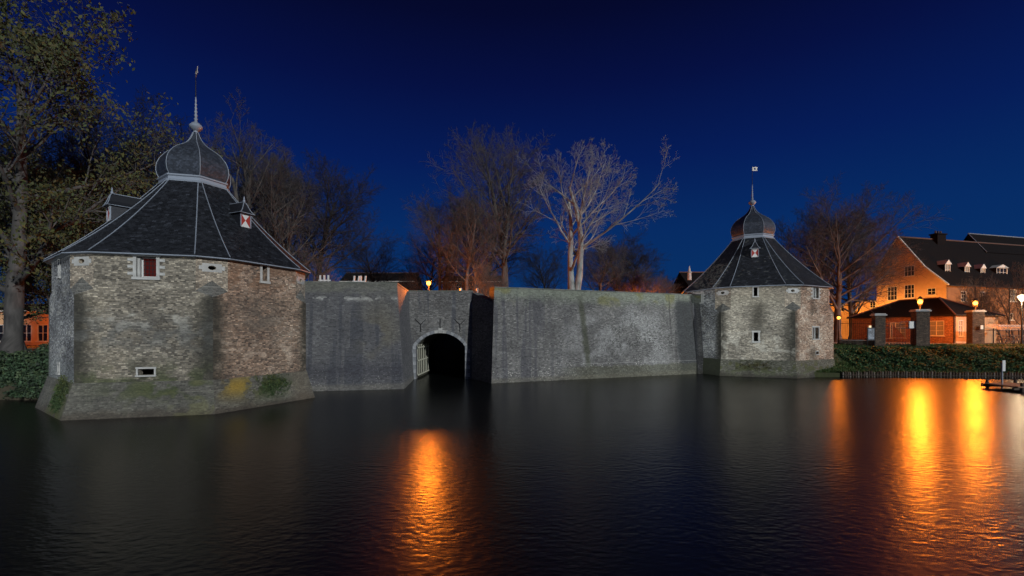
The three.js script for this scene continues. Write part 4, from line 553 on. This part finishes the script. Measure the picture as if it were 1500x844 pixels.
function leaves(tips, per, size, seed) { const r = rnd(seed), p = [], c = []; for (const [t, d] of tips) for (let i = 0; i < per; i++) { if (r() < .25) continue; const q = t.clone().add(V((r() - .5) * .9, (r() - .5) * .7, (r() - .5) * .9)), a = V(r() - .5, r() - .8, r() - .5).normalize(), b = V(r() - .5, r() - .5, r() - .5).cross(a).normalize(), l = size * (.6 + r() * .7); const v = (x, y) => q.clone().addScaledVector(a, x * l).addScaledVector(b, y * l); p.push(v(-1, 0), v(0, -.5), v(1, 0), v(-1, 0), v(1, 0), v(0, .5)); const k = r(), cc = k < .45 ? [.09, .095, .016] : k < .8 ? [.06, .08, .018] : [.12, .09, .016], m = .6 + r() * .7; for (let j = 0; j < 6; j++) c.push(cc[0] * m, cc[1] * m, cc[2] * m); } const g = polyGeo(p); g.setAttribute('color', new THREE.Float32BufferAttribute(c, 3)); return g; }
const leafV = new THREE.MeshPhysicalMaterial({ vertexColors: true, roughness: .8, transmission: .3, thickness: 0 });
const kinds = {
  spreading: grow(101, { h: 12, r: .42, fork: .3, spread: 8.8, counts: [1, 7, 6, 6, 5, 4], angle: [0, .78, .62, .62, .6, .6], up: [0, .015, .02, .02, 0, 0], ratio: [0, 0, .5, .5, .5, .55], stems: [[0, 0, .16, 0, 1.15], [-.2, .1, -.04, .05, 1.05]], wiggle: .2, minR: .012, bias: V(.2, 0, 0) }),
  tall: grow(103, { h: 17, r: .36, fork: .28, spread: 7.2, counts: [1, 16, 9, 7, 5], angle: [0, .85, .75, .7, .75], up: [0, .06, .04, .0, -.03], stems: [[0, 0, 0, 0, 1], [-1.6, .6, -.1, .05, .86]], wiggle: .2, minR: .015 }),
  round: grow(105, { h: 15, r: .42, fork: .22, spread: 8.4, counts: [1, 18, 10, 9, 6], angle: [0, .98, .75, .7, .75], up: [0, .055, .04, .02, 0], wiggle: .18, minR: .016 }),
  thicket: grow(107, { h: 6.2, r: .12, fork: .12, spread: 3.6, counts: [1, 12, 8, 7], angle: [0, .7, .65, .65], up: [0, .08, .05, 0], stems: [[0, 0, 0, 0, 1], [.9, .2, .2, .1, .9], [-1, -.1, -.25, 0, .92], [1.9, .4, .3, .1, .75], [-2, .3, -.35, .1, .7]], wiggle: .2, minR: .014 }),
  leafy: grow(109, { h: 19, r: .55, fork: .2, spread: 9, counts: [1, 16, 8, 7, 5], angle: [0, .95, .7, .7, .8], up: [0, .05, .03, 0, -.05], wiggle: .2, minR: .014 }),
};
for (const k of ['leafy']) kinds[k].leaf = leaves(kinds[k].tips, 4, .14, 31);
for (const k of Object.values(kinds)) { k.crown.computeBoundingBox(); k.top = k.crown.boundingBox.max.y; }
function tree(kind, name, label, px, depth, ground, heightM, turn, bark, o = {}) {
  const k = kinds[kind], g = thing(name, label, 'tree', P((px - 750) / F * depth, depth, ground), turn, o.group), s = heightM / k.top;
  g.scale.set(s * (o.wide ?? 1), s, s * (o.wide ?? 1)); mesh('trunk', k.trunk, bark, g); mesh('crown', k.crown, o.twig ?? bark, g);
  if (o.leaf && k.leaf) mesh('leaves', k.leaf, leafV, g); return g;
}
const T2 = TER - .1;
tree('spreading', 'bare_tree', 'pale bare tree with forked trunk and long spreading limbs above the long wall', 842, 51, T2, 19, .1, M.barkLit);
tree('tall', 'bare_tree', 'tall pale bare tree with fine hanging twigs beside the gate lamp', 738, 56, T2, 22.4, 1.1, M.bark);
tree('tall', 'bare_tree', 'slim bare tree leaning behind the gate wall right of the lamp', 684, 50, T2, 12.2, 3.4, M.bark, { wide: 1.15 });
tree('round', 'bare_tree', 'bare tree with dense brown twigs behind the tall pale tree', 716, 66, T2, 17, .4, M.barkShaded);
tree('round', 'bare_tree', 'small dark bare tree left of the gate lamp', 628, 74, T2, 13, 2.2, M.barkShaded, { wide: 1.1 });
tree('round', 'bare_tree', 'round dark bare tree beyond the left curtain wall', 549, 76, T2, 13.5, 4.1, M.barkShaded, { wide: 1.05 });
tree('round', 'bare_tree', 'broad bare tree with rounded crown right of the big tower roof', 466, 56, T2, 18.8, 1.7, M.barkShaded, { wide: 1.0 });
tree('tall', 'bare_tree', 'ivy-coloured bare tree just right of the big tower roof', 405, 52, T2, 18, 2.6, M.bark);
tree('spreading', 'bare_tree', 'grey bare tree with branching limbs behind the big onion dome', 352, 50, T2, 21.5, 2.4, M.bark);
tree('round', 'bare_tree', 'dark bare tree left of the big onion dome', 243, 58, 4.5, 25.5, 5.2, M.barkShaded);
tree('round', 'bare_tree', 'dark tree with wide crown between the leafy tree and the onion dome', 150, 50, 2.4, 29, 3.1, M.barkShaded, { wide: .95 });
tree('leafy', 'leafy_tree', 'tall tree with thin autumn leaves at the left shore', 14, 35, 2.1, 28, .8, M.bark, { leaf: true });
tree('leafy', 'leafy_tree', 'smaller yellow-leaved tree close beside the big tower', 84, 45, 2.2, 20, 2.9, M.bark, { leaf: true, wide: 1.0 });
tree('leafy', 'leafy_tree', 'yellow-leaved tree at the shore with low crown', 30, 41, 2.2, 17, 4.4, M.bark, { leaf: true, wide: 1.05 });
tree('round', 'bare_tree', 'brown bare tree behind the pale forked tree', 878, 60, T2, 9.5, .9, M.bark, { wide: 1.1 });
tree('round', 'bare_tree', 'dim bare tree in the gap between the two pale trees', 800, 82, T2, 13, 3.9, M.barkShaded);
tree('round', 'bare_tree', 'low dark tree with twiggy crown behind the long wall', 925, 72, T2, 11, 1.9, M.barkShaded, { wide: 1.2 });
tree('thicket', 'bare_shrub', 'orange-lit twiggy shrub behind the long wall near the bank tower', 945, 60, T2, 6.4, .7, M.bark, { wide: 1.25 });
tree('thicket', 'bare_shrub', 'low twiggy shrub beside the orange-lit one', 982, 66, T2, 5.4, 2.2, M.bark, { wide: 1.2 });
tree('thicket', 'bare_shrub', 'twiggy shrub above the slanting dark wall at the gate', 712, 43, T2 - .4, 4.6, 1.2, M.bark);
tree('thicket', 'bare_shrub', 'twiggy shrub between the gate lamp and the tall tree', 690, 58, T2, 8, 4.2, M.bark);
tree('thicket', 'bare_shrub', 'low shrub just right of the big tower wall', 440, 46, T2, 6.5, 3.3, M.bark);
tree('thicket', 'bare_shrub', 'low shrub left of the gate lamp', 600, 60, T2, 5.5, 5.3, M.bark);
tree('round', 'bare_tree', 'huge brown bare tree between the bank tower and the gabled house', 1226, 66, RG, 22.5, 2.0, M.bark, { wide: 1.1 });
tree('thicket', 'bare_shrub', 'spreading bare tree in front of the long roof with dormers', 1424, 64.5, RG, 9.6, 1.0, M.bark, { wide: .75 });
tree('thicket', 'bare_shrub', 'bare pollard beside the conical street lamp', 1500, 60, RG, 11.4, 3.0, M.bark, { wide: .75 });
tree('round', 'bare_tree', 'black bare tree behind the leafy shore trees', 96, 58, 2.2, 27, 1.3, M.barkShaded, { wide: 1.1 });
tree('round', 'bare_tree', 'black bare tree behind the left slope of the big tower roof', 196, 66, 2.2, 27, 4.6, M.barkShaded, { wide: 1.1 });
tree('round', 'bare_tree', 'black bare tree in the gap behind the big dome', 318, 68, 2.2, 30, 2.8, M.barkShaded, { wide: 1.0 });
tree('round', 'bare_tree', 'black bare tree filling the gap right of the dormer', 424, 70, T2, 23, 5.6, M.barkShaded, { wide: 1.1 });
tree('round', 'bare_tree', 'black bare tree behind the pale forked tree and its shrub', 905, 84, T2, 15.5, 3.3, M.barkShaded, { wide: 1.15 });
tree('leafy', 'leafy_tree', 'yellow-leaved tree tucked against the left roof slope', 120, 40, 2.2, 14.5, 1.9, M.bark, { leaf: true, wide: 1.1 });
tree('tall', 'bare_tree', 'hazy bare tree standing directly behind the gate lamp', 655, 58, T2, 16.2, 5.0, M.bark, { wide: 1.1 });
tree('round', 'bare_tree', 'dense brown bare tree against the left corner of the gabled house', 1248, 74, RG, 21, 4.9, M.bark, { wide: 1.0 });
tree('round', 'bare_tree', 'dark bare tree close behind the bank tower roof', 1188, 78, RG, 23, .6, M.barkShaded);
// ---------------------------------------------------------------- behind the walls
lampPost('glowing sodium street lamp behind the gate wall', P((628 - 750) / F * 41.5, 41.5, TER), EYE + (HY - 415) / F * 41.5 - TER - .22, 330, { r: 16 });
lampPost('street lamp hidden among the shrubs behind the long wall', P(16.2, 56, TER), 1.1, 170);
lampPost('street lamp hidden behind the left curtain wall', P(-16, 45, TER), .9, 40);
lampPost('street lamp standing in the court behind the gatehouse', P(58.5, 75, RG), 3.4, 520, { color: courtSodium });
lampPost('street lamp standing in the court before the long house', P(77, 58.5, RG), 3.6, 800, { color: courtSodium });
lampPost('small street lamp behind the railing close to the bank tower', P(39.3, 55, RG), 2.95, 14, { r: 4, glow: glowMat(new THREE.Color(1, .32, .04), 4) });
lampPost('street lamp in front of the low building at the left shore', P(-58, 54, 2.2), 2.6, 60);
function shed(label, pxa, pxb, d, ground, wallTop, ridgeTop, mat, wins = [], name = 'low_house') {
  const t = thing(name, label, 'house'), x0 = (pxa - 750) / F * d, W = (pxb - pxa) / F * d, h = EYE + (HY - wallTop) / F * d - ground, rh = EYE + (HY - ridgeTop) / F * (d + 3.5) - ground, p = P(x0, d, ground);
  const holes = wins.map(([px, py, w, hh]) => [(px - pxa) / F * d, EYE + (HY - py) / F * d - ground, w, hh]);
  wallOn(t, 'wall', p, V(1, 0, 0), [[0, 0], [W, 0], [W, h], [0, h]], holes, mat); holes.forEach(([x, y, w, hh]) => windowInto(t, p.clone().add(V(x, y, 0)), 0, w, hh, 2, 2, skyPane)); wallOn(t, 'back_wall', p.clone().add(V(0, 0, -6.6)), V(1, 0, 0), [[0, 0], [W, 0], [W, h], [0, h]], [], mat);
  for (const s of [0, 1]) wallOn(t, 'gable', p.clone().add(V(s ? W - .01 : .01, 0, -6.95)), V(0, 0, 1), [[0, 0], [6.95, 0], [6.95, h], [3.5, rh - .05], [0, h]], [], mat, .3);
  const e = (x, y, z) => p.clone().add(V(x, y, z)), sl = [[e(-.3, h - .1, .4), e(W + .3, h - .1, .4), e(W + .3, rh, -3.5), e(-.3, rh, -3.5)], [e(-.3, rh, -3.5), e(W + .3, rh, -3.5), e(W + .3, h - .1, -7.4), e(-.3, h - .1, -7.4)]];
  for (const s of sl) { const T = quadTris(...s); mesh('roof_slope', polyGeo(T, T.map((q) => [q.x, q.z * 1.2])), M.roofTile, t); } mesh('ridge_tiles', bar(sl[0][3], sl[0][2], .1), M.ridge, t); mesh('gutter', bar(sl[0][0], sl[0][1], .09), M.frame, t);
  return t;
}
shed('low brick house with pale eaves behind the gate lamp', 648, 735, 62, TER, 412, 405, brickHouse, [[672, 420, .8, .9], [700, 420, .8, .9]]);
shed('long dark shed roof beyond the left curtain wall', 500, 606, 92, TER, 412, 400, M.roofTile);
shed('orange-lit low building seen between trunks at the left shore', -60, 74, 60, 2.2, 455, 446, M.plaster, [[4, 488, 2.6, 2.2], [38, 488, 1.4, 2.2], [62, 488, 1.4, 2.2]]);
{ const t = shed('dark house with pinnacled gable behind the bank tower', 1012, 1062, 62, TER, 420, 399, M.roofTile); const b = at(1010, 404, 62); mesh('gable_pinnacle', merged([cyl(.3, .26, 1.0, b.x, b.y - .6, b.z, 4), cyl(.38, .3, .16, b.x, b.y + .4, b.z, 4), cyl(.2, .03, .8, b.x, b.y + .56, b.z, 4)]), M.stone, t); }
// white fence pieces and posts on the wall tops
function picket(label, px, d, n, w, h, lean = 0, mat = M.white) { const t = thing('picket_fence', label, 'fence', P((px - 750) / F * d, d, TER)); for (let i = 0; i < n; i++) mesh('picket', box(.12, h, .05).translate(0, h / 2, 0).rotateZ(lean * (i % 2 ? 1 : .4)).translate((i - (n - 1) / 2) * w, 0, 0), mat, t); for (const y of [h * .45, h * .72]) mesh('rail', box(n * w, .09, .05, 0, y, -.052), mat, t); return t; }
picket('short white picket fence next to the big tower', 475, 34, 3, .3, 1.35, 0);
picket('leaning white picket fence in the middle of the left wall top', 525, 36, 4, .26, 1.55, -.12);
picket('low orange-lit palings behind the left wall top', 520, 39, 14, .24, 1.3, .05, M.stakePale);
picket('low orange-lit palings near the gate recess', 541, 41, 7, .24, 1.55, .03, M.stakePale);
for (const [px, l] of [[675, 'small white post on the gate wall below the leaning tree'], [699, 'small white post on the gate wall beside the slanting wall']]) { const t = thing('white_post', l, 'post', P((px - 750) / F * 41.5, 41.5, TER)); mesh('post', cyl(.11, .1, 1.05, 0, 0, 0, 8), M.white, t); mesh('post_cap', new THREE.SphereGeometry(.12, 10, 6).scale(1, .5, 1).translate(0, 1.05, 0), M.white, t); }
// ---------------------------------------------------------------- left shore
{ const r = rnd(91); const bush = (label, x, d, rx, rz, h, n, seed) => { const t = thing('ivy_bush', label, 'bush', P(x, d, 0)), sp = [], q = rnd(seed); for (let i = 0; i < n; i++) { const a = q() * 6.283, k = Math.sqrt(q()), y = q(); const lump = .8 + .4 * vn(a * 2, y * 4 + seed); sp.push([V(Math.cos(a) * rx * k * lump * Math.sqrt(1 - (y * .75) ** 2), .2 + y * h * (.75 + .3 * vn(Math.cos(a) * 2 + seed, Math.sin(a) * 2)), Math.sin(a) * rz * k * lump), .3 + q() * .3]); } tufts('leaves', '', '', sp, leafMat, leafGeo, [[.03, .06, .025], [.045, .085, .035], [.025, .04, .02], [.06, .09, .035]], seed, t);
    mesh('stems', merged(Array.from({ length: 9 }, (_, i) => { const a = i * .7; return bar(V(Math.cos(a) * .3, -.4, Math.sin(a) * .3), V(Math.cos(a) * rx * .6, h * .7, Math.sin(a) * rz * .5), .035, 5); })), M.barkShaded, t); return t; };
  bush('glossy ivy bush at the water beside the big tower foot', -27.3, 27.8, 2.3, 1.8, 2.5, 4200, 3); bush('dark ivy bush at the left edge of the shore', -31.2, 28.5, 2.6, 2.0, 2.3, 4400, 4); bush('ivy bush further along the left shore', -35.6, 29.5, 2.8, 2.2, 2.6, 4200, 5); bush('rear ivy bush behind the shore bushes near the tower', -30.2, 31.6, 2.8, 1.8, 2.9, 4200, 6); }
// growth rooted in the battered feet of the towers
function patch(label, cx, cz, R0, R1, yp, rot, k, u0, u1, v0, v1, n, seed, cols) { const t = thing('ivy_patch', label, 'ivy', P(cx, cz, 0)), q = rnd(seed), sp = [], c = (kk, v) => { const a = rot + kk * STEP, r = R0 + (R1 - R0) * v; return V(r * Math.sin(a), v * yp, r * Math.cos(a)); };
  for (let i = 0; i < n; i++) { const fu = (q() + q() + q()) / 3, fv = (q() + q()) / 2, v = v0 + (v1 - v0) * fv; sp.push([c(k, v).lerp(c(k + 1, v), u0 + (u1 - u0) * fu).multiply(V(1.006, 1, 1.006)), .09 + q() * .13]); } tufts('leaves', '', '', sp, leafMat, leafGeo, cols, seed, t); }
const gr = [[.03, .06, .016], [.05, .08, .02], [.025, .04, .012], [.07, .085, .02]];
patch('green ivy hanging on the wide tower foot facing the shore bushes', -19.01, 27.49, 7.05, 6.56, 1.62, .713, -2, .45, 1.02, .1, 1.15, 420, 61, gr);
patch('mossy growth on the wide tower foot beside the ochre lichen', -19.01, 27.49, 7.05, 6.56, 1.62, .713, 0, .32, .82, .25, 1.05, 330, 62, gr);
patch('sparse dry growth along the foot of the bank tower', 24.14, 45.95, 6.95, 6.74, 1.5, .028, -1, .1, .9, .3, 1.0, 260, 63, [[.06, .06, .02], [.08, .065, .025], [.04, .045, .016]]);
// camera-side quay with the floodlight that washes the bank tower's shaded side
strip([[[-60, -1.5, 1.4], [60, -1.5, 1.4]], [[-60, -40, 1.4], [60, -40, 1.4]]], M.paving, 'near_quay', 'paved quay on the near side of the moat');
strip([[[-60, -1.5, 1.4], [60, -1.5, 1.4]], [[-60, -1.5, -1], [60, -1.5, -1]]], M.paving, 'near_quay_wall', 'stone face of the near quay');
function flood(label, x, z, tx, td, th2, I, ang) { const p = V(x, 1.4, z), t = thing('floodlight', label, 'floodlight', p), to = P(tx, td, th2); mesh('stand', cyl(.05, .04, 1.0, 0, 0, 0, 8), M.iron, t); const dir = to.clone().sub(p).normalize(), hd = grp('head', t); hd.position.set(0, 1.15, 0); hd.lookAt(to); mesh('housing', box(.5, .36, .22, 0, 0, -.03), M.iron, hd); mesh('lens', box(.44, .3, .01, 0, 0, .086), glowMat(new THREE.Color(.9, .95, 1), 6), hd);
  const l = new THREE.SpotLight(new THREE.Color(.88, .95, 1), I, 0, ang, .7, 2); l.position.set(0, 1.15, 0).addScaledVector(dir, .12); l.target.position.copy(to.clone().sub(p)); l.castShadow = true; l.shadow.radius = 10; l.name = 'flood_beam'; t.add(l, l.target); }
flood('floodlight on the near quay aimed at the bank tower', -16, 2.5, 20.5, 44, 5, 3000, .17);
flood('floodlight on the near quay aimed at the outer side of the big tower', -48, 3, -22, 22, 4.5, 800, .3);

renderer.render(scene, camera);
